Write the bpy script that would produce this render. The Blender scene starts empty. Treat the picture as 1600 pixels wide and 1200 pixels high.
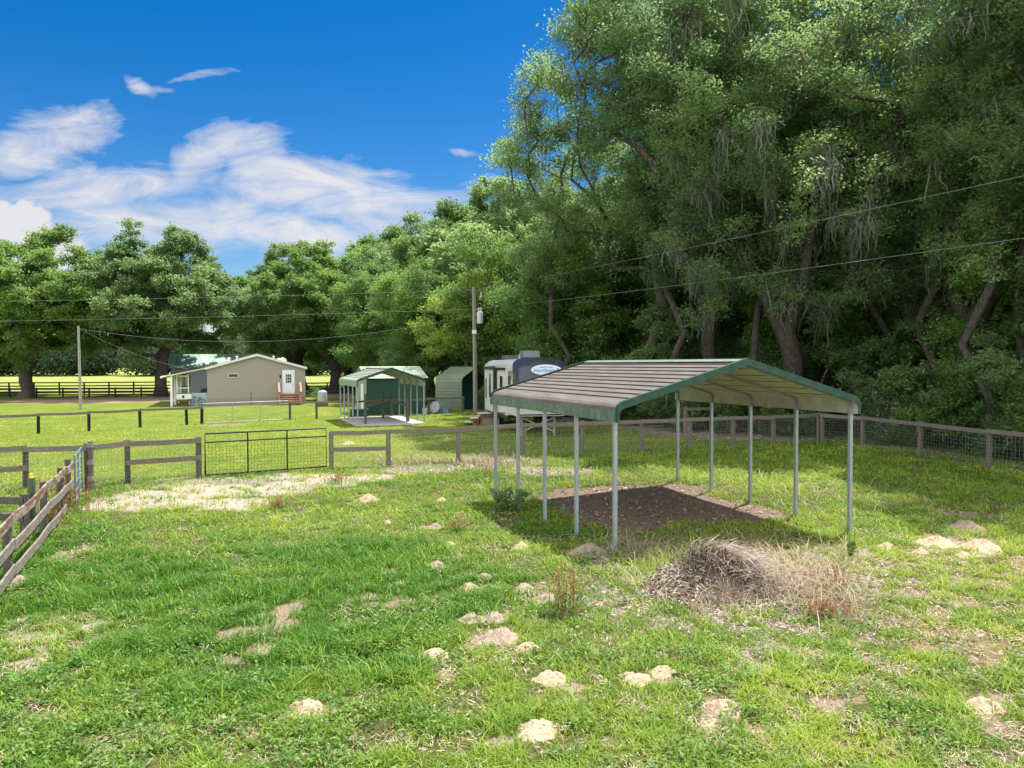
import bpy, math, random
import numpy as np
from mathutils import Vector, Matrix
S = bpy.context.scene
COL = S.collection
R = math.radians
# ---------------------------------------------------------------- camera
FPX, PITCH, ROLL, CH = 1176.0, 0.0269, -0.0034, 3.34
cd = bpy.data.cameras.new('camera'); cam = bpy.data.objects.new('camera', cd); COL.objects.link(cam)
cd.sensor_width = 36; cd.lens = FPX/1600*36; cd.clip_start = 0.1; cd.clip_end = 4000
cam.matrix_world = Matrix.Translation((0, 0, CH)) @ Matrix.Rotation(math.pi/2-PITCH, 4, 'X') @ Matrix.Rotation(ROLL, 4, 'Z')
S.camera = cam
# ---------------------------------------------------------------- light
SUN_AZ = math.atan2(0.62, 0.78)      # clockwise from +Y (view direction)
SUN_EL = R(65)
sd = bpy.data.lights.new('sun', 'SUN'); sun = bpy.data.objects.new('sun', sd); COL.objects.link(sun)
sd.energy = 4.9; sd.angle = R(0.53); sd.color = (1.0, 0.95, 0.87)
sv = Vector((math.sin(SUN_AZ)*math.cos(SUN_EL), math.cos(SUN_AZ)*math.cos(SUN_EL), math.sin(SUN_EL)))
sun.rotation_euler = sv.to_track_quat('Z', 'Y').to_euler(); sun.location = (0, 0, 60)
S.view_settings.view_transform = 'Standard'; S.view_settings.look = 'None'
S.view_settings.exposure = 0.94; S.view_settings.gamma = 1
S.render.engine = 'CYCLES'
S.cycles.max_bounces = 8; S.cycles.diffuse_bounces = 4; S.cycles.transmission_bounces = 4; S.cycles.glossy_bounces = 2

W = bpy.data.worlds.new('World'); S.world = W; W.use_nodes = True
nt = W.node_tree; nt.nodes.clear()
def N(t, typ, **kw):
    n = t.nodes.new(typ)
    for k, v in kw.items(): setattr(n, k, v)
    return n
def mth(t, op, a, b=None, clamp=False):
    n = N(t, 'ShaderNodeMath', operation=op, use_clamp=clamp)
    for i, v in enumerate((a, b)):
        if v is None: continue
        if isinstance(v, (int, float)): n.inputs[i].default_value = v
        else: t.links.new(v, n.inputs[i])
    return n.outputs[0]
sky = N(nt, 'ShaderNodeTexSky', sky_type='NISHITA', sun_disc=False)
sky.sun_elevation = SUN_EL; sky.sun_rotation = SUN_AZ
sky.air_density = 1.0; sky.dust_density = 0.3; sky.ozone_density = 3.0
hs = N(nt, 'ShaderNodeHueSaturation'); hs.inputs['Saturation'].default_value = 1.50; hs.inputs['Hue'].default_value = 0.506; hs.inputs['Value'].default_value = .47
nt.links.new(sky.outputs[0], hs.inputs['Color'])
tc = N(nt, 'ShaderNodeTexCoord'); sx = N(nt, 'ShaderNodeSeparateXYZ'); nt.links.new(tc.outputs['Generated'], sx.inputs[0])
ay = mth(nt, 'MAXIMUM', mth(nt, 'ABSOLUTE', sx.outputs[1]), 0.05)
cu = mth(nt, 'DIVIDE', sx.outputs[0], ay); cv = mth(nt, 'DIVIDE', sx.outputs[2], ay)
uv = N(nt, 'ShaderNodeCombineXYZ'); nt.links.new(cu, uv.inputs[0]); nt.links.new(cv, uv.inputs[1])
# fibrous cirrus texture, stretched along a shallow diagonal
mp = N(nt, 'ShaderNodeMapping'); nt.links.new(uv.outputs[0], mp.inputs[0]); mp.inputs['Rotation'].default_value = (0, 0, R(-14)); mp.inputs['Scale'].default_value = (3.0, 9.5, 1)
n1 = N(nt, 'ShaderNodeTexNoise'); n1.inputs['Scale'].default_value = 1.7; n1.inputs['Detail'].default_value = 9; n1.inputs['Roughness'].default_value = .66; n1.inputs['Distortion'].default_value = 1.4
nt.links.new(mp.outputs[0], n1.inputs['Vector'])
n2 = N(nt, 'ShaderNodeTexNoise'); n2.inputs['Scale'].default_value = 5.0; n2.inputs['Detail'].default_value = 8; nt.links.new(uv.outputs[0], n2.inputs['Vector'])
wv = N(nt, 'ShaderNodeVectorMath', operation='MULTIPLY_ADD'); nt.links.new(n2.outputs['Color'], wv.inputs[0]); wv.inputs[1].default_value = (.16, .08, 0); wv.inputs[2].default_value = (-.08, -.04, 0)
wp = N(nt, 'ShaderNodeVectorMath', operation='ADD'); nt.links.new(uv.outputs[0], wp.inputs[0]); nt.links.new(wv.outputs[0], wp.inputs[1])
def blob(px, py, rx, ry, ang, gain, src=None):
    m = N(nt, 'ShaderNodeMapping', vector_type='TEXTURE'); nt.links.new((src or wp.outputs[0]), m.inputs[0])
    m.inputs['Location'].default_value = ((px-800)/FPX, (568-py)/FPX, 0); m.inputs['Rotation'].default_value = (0, 0, R(ang)); m.inputs['Scale'].default_value = (rx/FPX, ry/FPX, 1)
    l = N(nt, 'ShaderNodeVectorMath', operation='LENGTH'); nt.links.new(m.outputs[0], l.inputs[0])
    r = N(nt, 'ShaderNodeMapRange', interpolation_type='SMOOTHSTEP'); nt.links.new(l.outputs['Value'], r.inputs[0])
    r.inputs[1].default_value = 1.0; r.inputs[2].default_value = 0.15; r.inputs[3].default_value = 0; r.inputs[4].default_value = gain
    return r.outputs[0]
acc = None
for b in [(80, 225, 210, 85, 10, 1.0), (150, 200, 90, 48, 30, .8), (390, 235, 120, 60, 5, 1.0), (320, 265, 150, 50, 32, .9), (430, 275, 170, 50, -18, 1.0), (150, 295, 330, 70, -3, .9), (500, 305, 260, 75, -12, 1.05),
          (620, 325, 230, 70, -8, 1.0), (300, 350, 480, 75, 0, .95), (560, 370, 300, 60, 0, .95), (520, 262, 70, 25, 0, .5), (250, 130, 70, 20, -38, .72), (285, 140, 60, 14, -8, .6), (335, 118, 75, 14, 8, .62), (725, 241, 60, 13, -4, .66),
          (760, 295, 150, 35, 8, .6), (440, 190, 60, 14, 30, .4), (40, 142, 60, 8, 0, .3), (900, 400, 500, 120, 0, .5)]:
    o = blob(*b); acc = o if acc is None else mth(nt, 'MAXIMUM', acc, o)
f1 = N(nt, 'ShaderNodeMapRange'); nt.links.new(n1.outputs[0], f1.inputs[0]); f1.inputs[1].default_value = .28; f1.inputs[2].default_value = .70
cl = mth(nt, 'ADD', mth(nt, 'MULTIPLY', acc, 1.28), mth(nt, 'MULTIPLY', mth(nt, 'SUBTRACT', f1.outputs[0], 1.0), 1.05))
cl = mth(nt, 'MULTIPLY', cl, .98, clamp=True)
n3 = N(nt, 'ShaderNodeTexNoise'); n3.inputs['Scale'].default_value = 26; n3.inputs['Detail'].default_value = 3; nt.links.new(uv.outputs[0], n3.inputs['Vector'])
w3 = N(nt, 'ShaderNodeVectorMath', operation='MULTIPLY_ADD'); nt.links.new(n3.outputs['Color'], w3.inputs[0]); w3.inputs[1].default_value = (.05, .05, 0); w3.inputs[2].default_value = (-.025, -.025, 0)
p3 = N(nt, 'ShaderNodeVectorMath', operation='ADD'); nt.links.new(uv.outputs[0], p3.inputs[0]); nt.links.new(w3.outputs[0], p3.inputs[1])
cum = None
for b in [(35, 352, 62, 48, 0, 5), (75, 372, 50, 36, 0, 5), (-10, 355, 70, 60, 0, 5), (40, 400, 130, 40, 0, 5)]:
    o = blob(*b, src=p3.outputs[0]); cum = o if cum is None else mth(nt, 'MAXIMUM', cum, o)
cl = mth(nt, 'MAXIMUM', cl, mth(nt, 'MINIMUM', cum, 1.0))
# only the front half of the sky carries this cloud group
fr = N(nt, 'ShaderNodeMapRange'); nt.links.new(sx.outputs[1], fr.inputs[0]); fr.inputs[1].default_value = -.05; fr.inputs[2].default_value = .2
cl = mth(nt, 'MULTIPLY', cl, fr.outputs[0])
# broken bright cloud deck added behind and above the viewer as unseen fill light
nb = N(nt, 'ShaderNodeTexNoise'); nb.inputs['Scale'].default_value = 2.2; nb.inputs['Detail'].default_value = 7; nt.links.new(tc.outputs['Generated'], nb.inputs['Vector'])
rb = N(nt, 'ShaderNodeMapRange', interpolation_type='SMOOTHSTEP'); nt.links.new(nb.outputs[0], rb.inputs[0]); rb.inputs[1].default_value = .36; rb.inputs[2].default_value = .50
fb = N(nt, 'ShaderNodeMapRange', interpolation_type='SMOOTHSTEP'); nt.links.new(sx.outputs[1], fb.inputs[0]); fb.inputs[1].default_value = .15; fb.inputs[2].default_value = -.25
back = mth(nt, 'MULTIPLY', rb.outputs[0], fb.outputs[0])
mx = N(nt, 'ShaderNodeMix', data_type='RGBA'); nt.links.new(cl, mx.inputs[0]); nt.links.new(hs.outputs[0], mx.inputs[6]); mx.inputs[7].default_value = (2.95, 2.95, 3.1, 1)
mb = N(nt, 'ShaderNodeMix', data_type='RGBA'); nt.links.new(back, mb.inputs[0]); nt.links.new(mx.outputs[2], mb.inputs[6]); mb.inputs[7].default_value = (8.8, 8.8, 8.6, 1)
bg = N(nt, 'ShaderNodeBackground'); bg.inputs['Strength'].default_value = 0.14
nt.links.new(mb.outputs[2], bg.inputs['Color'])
wo = N(nt, 'ShaderNodeOutputWorld'); nt.links.new(bg.outputs[0], wo.inputs[0])

# ---------------------------------------------------------------- helpers
def G(px, py, z=0.0):
    """point of the ground seen at a photo pixel (1600x1200)"""
    a, b = px-800, py-600
    c, s = math.cos(-ROLL), math.sin(-ROLL)
    cx, cy = a*c-b*s, a*s+b*c
    dx, dv = cx/FPX, -cy/FPX
    cp, sp = math.cos(PITCH), math.sin(PITCH)
    dy, dz = cp+dv*sp, -sp+dv*cp
    k = (z-CH)/dz
    return (dx*k, dy*k)
rngT = np.random.RandomState(5); TAB = rngT.rand(256, 256)
def vn(x, y, f=1.0, sd=0):
    x = np.asarray(x, float)*f+sd*17.3; y = np.asarray(y, float)*f+sd*9.1
    xi = np.floor(x).astype(int); yi = np.floor(y).astype(int); a = x-xi; b = y-yi
    a = a*a*(3-2*a); b = b*b*(3-2*b)
    t = lambda i, j: TAB[i & 255, j & 255]
    return (t(xi, yi)*(1-a)+t(xi+1, yi)*a)*(1-b)+(t(xi, yi+1)*(1-a)+t(xi+1, yi+1)*a)*b
def fbm(x, y, f=1.0, sd=0, o=4):
    r = 0; a = .5; t = 0
    for i in range(o): r = r+a*vn(x, y, f*2**i, sd+i); t += a; a *= .5
    return r/t
YAW = 0.372; U = np.array([math.cos(YAW), math.sin(YAW)]); V = np.array([-math.sin(YAW), math.cos(YAW)])
CO = np.array([1.80, 13.15]); CW, CL = 5.367, 6.1
def gz(x, y):
    x = np.asarray(x, float); y = np.asarray(y, float)
    z = 0.09*(fbm(x, y, .22, 3, 2)-.5)*np.clip((60-y)/40, 0, 1)
    for (cx, cy, s, a) in [(1.8, 13.1, .9, .10), (6.8, 15.1, 1.3, -.06), (.6, 16.0, 1.5, -.04), (-.4, 18.8, 1.2, -.07), (4.6, 20.8, 1.5, .05), (-11.5, 19, 3, .08)]:
        z = z+a*np.exp(-((x-cx)**2+(y-cy)**2)/(2*s*s))
    z = z+0.03*(fbm(x, y, 1.6, 7, 3)-.5)*np.clip((40-y)/20, 0, 1)
    return z
def gzf(x, y): return float(gz(x, y))

def mat(name, color, rough=.8, var=0, vscale=8, color2=None, metal=0, bump=0, bscale=40, stretch=None, spec=.3, detail=5, lo=.35, hi=.65):
    m = bpy.data.materials.new(name); m.use_nodes = True; t = m.node_tree; b = t.nodes['Principled BSDF']
    b.inputs['Roughness'].default_value = rough; b.inputs['Metallic'].default_value = metal; b.inputs['Specular IOR Level'].default_value = spec
    if color2 is None and var == 0: b.inputs['Base Color'].default_value = (*color, 1)
    c = N(t, 'ShaderNodeTexCoord'); mpp = N(t, 'ShaderNodeMapping'); t.links.new(c.outputs['Object'], mpp.inputs[0])
    if stretch: mpp.inputs['Scale'].default_value = stretch
    if color2 is not None or var:
        if color2 is None: color2 = tuple(k*(1-var) for k in color)
        n = N(t, 'ShaderNodeTexNoise'); n.inputs['Scale'].default_value = vscale; n.inputs['Detail'].default_value = detail; n.inputs['Roughness'].default_value = .65
        t.links.new(mpp.outputs[0], n.inputs['Vector'])
        r = N(t, 'ShaderNodeValToRGB'); r.color_ramp.elements[0].position = lo; r.color_ramp.elements[1].position = hi
        r.color_ramp.elements[0].color = (*color, 1); r.color_ramp.elements[1].color = (*color2, 1)
        t.links.new(n.outputs[0], r.inputs[0]); t.links.new(r.outputs[0], b.inputs['Base Color'])
    if bump:
        n = N(t, 'ShaderNodeTexNoise'); n.inputs['Scale'].default_value = bscale; n.inputs['Detail'].default_value = 6; t.links.new(mpp.outputs[0], n.inputs['Vector'])
        bp = N(t, 'ShaderNodeBump'); bp.inputs['Strength'].default_value = bump; bp.inputs['Distance'].default_value = .02
        t.links.new(n.outputs[0], bp.inputs['Height']); t.links.new(bp.outputs[0], b.inputs['Normal'])
    return m
def leafmat(name, c1, c2, trans=.35, rough=.55):
    m = bpy.data.materials.new(name); m.use_nodes = True; t = m.node_tree; b = t.nodes['Principled BSDF']
    a = N(t, 'ShaderNodeAttribute', attribute_name='tint')
    oi = N(t, 'ShaderNodeObjectInfo')
    f = mth(t, 'ADD', a.outputs['Fac'], mth(t, 'MULTIPLY', mth(t, 'SUBTRACT', oi.outputs['Random'], .5), .3), clamp=True)
    x = N(t, 'ShaderNodeMix', data_type='RGBA'); t.links.new(f, x.inputs[0]); x.inputs[6].default_value = (*c1, 1); x.inputs[7].default_value = (*c2, 1)
    b.inputs['Roughness'].default_value = rough; b.inputs['Specular IOR Level'].default_value = .35
    t.links.new(x.outputs[2], b.inputs['Base Color'])
    tr = N(t, 'ShaderNodeBsdfTranslucent'); hv = N(t, 'ShaderNodeHueSaturation'); hv.inputs['Value'].default_value = 1.5; hv.inputs['Hue'].default_value = .485
    t.links.new(x.outputs[2], hv.inputs['Color']); t.links.new(hv.outputs[0], tr.inputs[0])
    ms = N(t, 'ShaderNodeMixShader'); ms.inputs[0].default_value = trans
    t.links.new(b.outputs[0], ms.inputs[1]); t.links.new(tr.outputs[0], ms.inputs[2]); t.links.new(ms.outputs[0], t.nodes['Material Output'].inputs[0])
    return m

def tag(o, label=None, cat=None, group=None, kind=None):
    if label: o['label'] = label
    if cat: o['category'] = cat
    if group: o['group'] = group
    if kind: o['kind'] = kind
    return o
def empty(name, loc, rz=0, label=None, cat=None, group=None):
    o = bpy.data.objects.new(name, None); COL.objects.link(o); o.location = loc; o.rotation_euler = (0, 0, rz); o.empty_display_size = .2
    return tag(o, label, cat, group)
def link(name, me, parent=None, loc=None, rz=0):
    o = bpy.data.objects.new(name, me); COL.objects.link(o)
    if parent is not None: o.parent = parent
    if loc is not None: o.location = loc
    if rz: o.rotation_euler = (0, 0, rz)
    return o
def npmesh(name, verts, quads, m, tint=None, tris=False):
    me = bpy.data.meshes.new(name); k = 3 if tris else 4
    me.vertices.add(len(verts)); me.vertices.foreach_set('co', np.ascontiguousarray(verts, np.float32).ravel())
    q = np.ascontiguousarray(quads, np.int32)
    me.loops.add(q.size); me.loops.foreach_set('vertex_index', q.ravel())
    me.polygons.add(len(q)); me.polygons.foreach_set('loop_start', np.arange(0, q.size, k, dtype=np.int32)); me.polygons.foreach_set('loop_total', np.full(len(q), k, np.int32))
    me.update(calc_edges=True); me.materials.append(m)
    if tint is not None:
        a = me.attributes.new('tint', 'FLOAT', 'FACE'); a.data.foreach_set('value', np.ascontiguousarray(tint, np.float32))
    return me
class MB:
    def __init__(s): s.v = []; s.f = []; s.sm = []
    def add(s, v, f, smooth=False):
        o = len(s.v); s.v += [tuple(p) for p in v]; s.f += [tuple(i+o for i in q) for q in f]; s.sm += [smooth]*len(f); return s
    def box(s, x0, x1, y0, y1, z0, z1):
        return s.add([(x0, y0, z0), (x1, y0, z0), (x1, y1, z0), (x0, y1, z0), (x0, y0, z1), (x1, y0, z1), (x1, y1, z1), (x0, y1, z1)],
                     [(0, 3, 2, 1), (4, 5, 6, 7), (0, 1, 5, 4), (1, 2, 6, 5), (2, 3, 7, 6), (3, 0, 4, 7)])
    def bar(s, p, q, w, h, up=(0, 0, 1)):
        """rectangular bar from p to q, w wide (sideways), h high"""
        p, q, up = Vector(p), Vector(q), Vector(up); d = (q-p).normalized(); sd = d.cross(up)
        if sd.length < 1e-4: sd = d.cross(Vector((0, 1, 0)))
        sd.normalize(); u2 = sd.cross(d).normalized(); vs = []
        for e in (p, q):
            for (a, b) in ((-1, -1), (1, -1), (1, 1), (-1, 1)): vs.append(e+sd*a*w/2+u2*b*h/2)
        return s.add(vs, [(3, 2, 1, 0), (4, 5, 6, 7), (0, 1, 5, 4), (1, 2, 6, 5), (2, 3, 7, 6), (3, 0, 4, 7)])
    def tube(s, pts, rad, n=8, cap=True):
        pts = [Vector(p) for p in pts]; rad = rad if hasattr(rad, '__len__') else [rad]*len(pts); vs = []; fs = []
        prev = None
        for i, p in enumerate(pts):
            d = (pts[min(i+1, len(pts)-1)]-pts[max(i-1, 0)]).normalized()
            if prev is None: a = d.orthogonal().normalized()
            else:
                a = prev-d*prev.dot(d); a = a.normalized() if a.length > 1e-5 else d.orthogonal().normalized()
            prev = a; b = d.cross(a)
            for k in range(n):
                t = 2*math.pi*k/n; vs.append(p+(a*math.cos(t)+b*math.sin(t))*rad[i])
        for i in range(len(pts)-1):
            for k in range(n):
                k2 = (k+1) % n; fs.append((i*n+k, i*n+k2, (i+1)*n+k2, (i+1)*n+k))
        if cap: fs += [tuple(range(n-1, -1, -1)), tuple(range((len(pts)-1)*n, len(pts)*n))]
        return s.add(vs, fs, True)
    def lathe(s, c, prof, n=20):
        vs = []; fs = []
        for (r, z) in prof:
            for k in range(n): t = 2*math.pi*k/n; vs.append((c[0]+r*math.cos(t), c[1]+r*math.sin(t), c[2]+z))
        for i in range(len(prof)-1):
            for k in range(n): k2 = (k+1) % n; fs.append((i*n+k, i*n+k2, (i+1)*n+k2, (i+1)*n+k))
        fs += [tuple(range(n-1, -1, -1)), tuple(range((len(prof)-1)*n, len(prof)*n))]
        return s.add(vs, fs, True)
    def prism(s, poly, axis, a, b):
        """extrude a 2D polygon (given in the two other axes, in order) along axis from a to b"""
        n = len(poly); vs = []
        for e in (a, b):
            for (p, q) in poly: vs.append({'x': (e, p, q), 'y': (p, e, q), 'z': (p, q, e)}[axis])
        fs = [tuple(range(n-1, -1, -1)), tuple(range(n, 2*n))]+[(i, (i+1) % n, n+(i+1) % n, n+i) for i in range(n)]
        return s.add(vs, fs)
    def build(s, name, m, parent=None, loc=None, rz=0, bevel=0, smooth=False):
        me = bpy.data.meshes.new(name); me.from_pydata(s.v, [], s.f)
        import bmesh
        bm = bmesh.new(); bm.from_mesh(me); bmesh.ops.recalc_face_normals(bm, faces=bm.faces)
        bm.to_mesh(me); bm.free()
        me.polygons.foreach_set('use_smooth', [x or smooth for x in s.sm]) if len(me.polygons) == len(s.sm) else None
        me.materials.append(m); me.update()
        o = link(name, me, parent, loc, rz)
        if any(s.sm):
            try: me.set_sharp_from_angle(angle=R(50))
            except Exception: pass
        if bevel:
            b = o.modifiers.new('bevel', 'BEVEL'); b.width = bevel; b.segments = 2; b.limit_method = 'ANGLE'
        return o
def copy_tree(o, parent=None):
    c = o.copy(); COL.objects.link(c)
    if parent is not None: c.parent = parent
    for ch in list(o.children): copy_tree(ch, c)
    return c
def unit(v): return v/np.maximum(np.linalg.norm(v, axis=-1, keepdims=True), 1e-9)
def leaf_quads(c, L, Wd, rng, up=.35, along=None):
    """rhombus leaves at centres c"""
    n = len(c); nrm = rng.normal(size=(n, 3)); nrm[:, 2] = np.abs(nrm[:, 2])+up; nrm = unit(nrm)
    a = rng.normal(size=(n, 3)) if along is None else along
    a = unit(a-nrm*(a*nrm).sum(1, keepdims=True)); b = np.cross(nrm, a)
    L = (L*np.ones(n))[:, None]*.5; Wd = (Wd*np.ones(n))[:, None]*.5
    v = np.stack([c-a*L, c+b*Wd, c+a*L, c-b*Wd], 1).reshape(-1, 3)
    return v, np.arange(4*n).reshape(n, 4)
def blades(p, h, w, lean, rng, bend=.5):
    """grass blades: a quad and a tip quad each, rooted at p"""
    n = len(p); th = rng.rand(n)*2*np.pi; d = np.stack([np.cos(th), np.sin(th), np.zeros(n)], 1); sdv = np.stack([-np.sin(th), np.cos(th), np.zeros(n)], 1)
    h = h*np.ones(n); up = np.array([0, 0, 1.0]); h_ = h[:, None]; w_ = (w*np.ones(n))[:, None]; ln = (lean*np.ones(n))[:, None]
    m = p+up*h_*.55+d*ln*h_*.4; t = p+up*h_*(1-.35*ln*bend)+d*ln*h_*(1+bend)
    v = np.stack([p-sdv*w_*.5, p+sdv*w_*.5, m+sdv*w_*.42, m-sdv*w_*.42, t+sdv*w_*.08, t-sdv*w_*.08], 1).reshape(-1, 3)
    k = np.arange(n)[:, None]*6
    q = np.concatenate([k+np.array([[0, 1, 2, 3]]), k+np.array([[3, 2, 4, 5]])], 1).reshape(-1, 4)
    return v, q

# ---------------------------------------------------------------- ground masks
ML = [(480, 1110, 32, 'wide yellowish sand mound at the lower left, lowest on that side'), (680, 1027, 23, 'round pale sand mound right of the middle of the left meadow'), (860, 1065, 25, 'flat pale sand mound below the row of small mounds'),
 (840, 1141, 31, 'large flattened sand mound near the bottom edge left of centre'), (1132, 1108, 26, 'tall double sand mound near the bottom edge'), (1115, 1136, 22, 'lower lobe spilling from the tall double mound'), (993, 1067, 25, 'left one of two adjoining sand mounds in the lower middle'),
 (1034, 1053, 19, 'right one of two adjoining sand mounds in the lower middle'), (775, 967, 23, 'crumbly grey sand mound left of the rusty weed stalk'), (738, 968, 19, 'flat mound touching the crumbly grey mound on its left'), (784, 999, 31, 'wide flat mound under the crumbly grey one'),
 (823, 1016, 18, 'round mound at the right end of the wide flat one'), (857, 937, 19, 'crumbly mound just left of the rusty weed stalk'), (820, 918, 15, 'pale mound above the crumbly ones, nearest the rusty stalk'), (757, 901, 15, 'small mound above and left of the crumbly ones'),
 (732, 915, 12, 'small mound touching grass left of its slightly larger neighbour'), (815, 853, 14, 'small pale mound near the carport left corner shadow'), (626, 914, 12, 'small tan mound with a dark green tuft beside it'), (702, 848, 9, 'tiny mound in grass left of the carport shadow'),
 (690, 779, 10, 'tiny whitish mound left of the first carport posts'), (575, 779, 15, 'small low mound below the sandy gate track'), (607, 815, 7, 'tiny mound alone in the grass below the gate track'), (680, 822, 12, 'small brownish mound between two tiny ones'), (682, 881, 13, 'brownish mound in grass above the small pale pair'),
 (921, 866, 26, 'grey mound in shade at the foot of the front carport corner post'), (1509, 817, 22, 'grey mound in the tree shade at the right'), (1464, 842, 24, 'pale mound left of the largest one on the right'), (1537, 851, 27, 'largest pale sand mound on the right side'),
 (1388, 850, 14, 'small mound right of the carport right corner post'), (1437, 858, 12, 'small mound below the pale one on the right'), (1505, 863, 12, 'small mound under the largest right one'), (1350, 861, 13, 'brownish mound by the carport right corner post'),
 (1535, 1102, 26, 'flat yellowish mound near the lower right edge'), (1508, 878, 9, 'tiniest mound of the right group'), (1490, 941, 12, 'small grey mound midway down the right side'), (1414, 954, 8, 'tiny grey stone-like mound on the right'), (22, 908, 22, 'brown mound at the foot of the corral fence'), (545, 693, 9, 'tiny tan mound on the lawn behind the wire fence')]
def ell(x, y, px, py, rx, ry, soft=.5, rot=0):
    cx, cy = G(px, py); x1, _ = G(px+rx, py); _, y1 = G(px, py-ry); _, y2 = G(px, py+ry)
    ax = abs(x1-cx); by = abs(y1-y2)/2; ctr = (y1+y2)/2
    dx = x-cx; dy = y-ctr; c, s = math.cos(rot), math.sin(rot); dx, dy = dx*c+dy*s, -dx*s+dy*c
    d = np.sqrt((dx/ax)**2+(dy/by)**2)
    return np.clip((1+soft*.6-d)/soft, 0, 1)
def masks(x, y):
    x = np.asarray(x, float); y = np.asarray(y, float)
    wx = x+1.1*(fbm(x, y, .9, 11, 4)-.5)+.22*(fbm(x, y, 6, 12, 3)-.5); wy = y+1.6*(fbm(x, y, .9, 15, 4)-.5)+.3*(fbm(x, y, 6, 16, 3)-.5)
    n = fbm(x, y, 1.1, 21, 5); nf = fbm(x, y, 4.5, 27, 3)
    bare = np.zeros_like(wx); sand = np.zeros_like(wx)
    for a in [(235, 786, 95, 17), (370, 764, 120, 15), (490, 750, 100, 10), (330, 792, 75, 9), (565, 745, 42, 6)]:
        e = ell(wx, wy, *a); bare = np.maximum(bare, e*np.clip(.75+1.6*(nf-.45), 0, 1)); sand = np.maximum(sand, e)
    for a in [(60, 1000, 95, 38), (20, 1035, 60, 25)]:
        e = ell(wx, wy, *a, soft=.9)*np.clip((nf-.36)*3.2, 0, 1); bare = np.maximum(bare, e*.9); sand = np.maximum(sand, e)
    for a in [(18, 910, 26, 12), (372, 975, 42, 11), (412, 978, 30, 10), (468, 962, 26, 20), (578, 893, 36, 6), (590, 944, 26, 6), (435, 1015, 30, 12), (700, 868, 22, 7), (1505, 915, 20, 5), (120, 868, 22, 10),
              (330, 664, 14, 1.6), (372, 664, 18, 1.4), (1395, 1040, 34, 14), (1545, 1100, 30, 8), (1435, 1105, 40, 14), (1330, 1105, 40, 12), (375, 1045, 30, 8), (1490, 842, 60, 12), (1480, 800, 45, 6),
              (1560, 1150, 50, 14), (1010, 1130, 50, 10), (545, 693, 14, 2.5), (640, 734, 60, 4), (110, 627, 160, 3), (230, 622, 90, 2.4)]:  # end strips under the left oaks: dirt, with tree shade painted in as brown
        bare = np.maximum(bare, ell(wx, wy, *a, soft=.9)*np.clip(.35+3.2*(nf-.36), 0, 1))
    sand = np.maximum(sand, .35*bare)
    litter = np.zeros_like(wx)
    for a in [(1230, 985, 150, 50), (1160, 1000, 110, 50), (960, 945, 110, 40), (1060, 890, 140, 60), (1290, 900, 110, 45)]:
        litter = np.maximum(litter, ell(wx, wy, *a, soft=.9)*np.clip(.45+2.6*(nf-.45), 0, 1))
    for a in [(680, 730, 110, 6), (770, 722, 70, 7), (350, 752, 120, 4), (860, 735, 60, 6)]:
        litter = np.maximum(litter, ell(wx, wy, *a, soft=.7)*.9)
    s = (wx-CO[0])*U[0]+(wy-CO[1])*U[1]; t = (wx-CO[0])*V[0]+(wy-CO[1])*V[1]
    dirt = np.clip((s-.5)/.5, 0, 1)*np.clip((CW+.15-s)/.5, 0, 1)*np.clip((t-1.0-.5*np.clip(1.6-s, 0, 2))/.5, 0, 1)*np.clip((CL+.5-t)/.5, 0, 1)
    # patchy: overall thin spots, strongest to the right foreground
    thin = np.clip((x+1.0)/5, 0, 1)*np.clip((15-y)/3, 0, 1)
    bare = np.maximum(bare, np.clip((n-.58+.07*thin)*9, 0, 1)*(.2+.5*thin)*np.clip((26-y)/6, 0, 1)*np.clip(3.2*(nf-.38), 0, 1))
    bare = np.maximum(bare, np.clip((nf-.60+.10*thin)*9, 0, 1)*(.25+.65*thin)*np.clip((22-y)/5, 0, 1)*(.35+.65*np.clip((n-.42)*8, 0, 1)))
    for i_, (px, py, hw, lb) in enumerate(ML):
        c = G(px, py+hw*.12); rr_ = abs(G(px+hw, py+hw*.12)[0]-c[0]); dd = np.hypot(wx-c[0]+.05, wy-c[1]+.12)/rr_; bare = np.maximum(bare, np.clip((1.75-dd)*1.6, 0, .85)*np.clip(.4+3*(nf-.38), 0, 1)); sand = np.maximum(sand, .5*np.clip(1.7-dd, 0, 1))
    # forest floor
    ff = forest(x, y)
    litter = np.maximum(litter, ff*np.clip(.55+1.8*(n-.45), 0, 1))
    lush_shade = np.zeros_like(wx)  # longer greener grass, plus soft shadow patches painted as darker green
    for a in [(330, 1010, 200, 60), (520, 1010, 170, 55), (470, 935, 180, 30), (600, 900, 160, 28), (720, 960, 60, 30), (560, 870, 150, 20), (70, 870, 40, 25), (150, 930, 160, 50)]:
        lush_shade = np.maximum(lush_shade, ell(wx, wy, *a, soft=1.0))
    dry = np.clip((x-1)/5, 0, 1)*np.clip((16-y)/3, 0, 1)*.75+np.clip((n-.45)*2, 0, .5)
    return [np.clip(k, 0, 1) for k in (bare, sand, litter, dirt, lush_shade, dry)]
FE = [(30, -5), (16.9, 18), (14.3, 31), (8, 33.5), (3.5, 44), (-2, 53), (-12, 68), (-22, 80), (-40, 90), (-60, 95)]
def forest(x, y):
    """1 under the wood, 0 on the meadow"""
    x = np.asarray(x, float); y = np.asarray(y, float); xe = np.interp(y, [p[1] for p in FE], [p[0] for p in FE])
    ye = np.where(x < -22, 200, 0)
    d = x-xe; return np.clip((d+2.0)/2.5, 0, 1)*(x > -24)*(y < 160)
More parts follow.
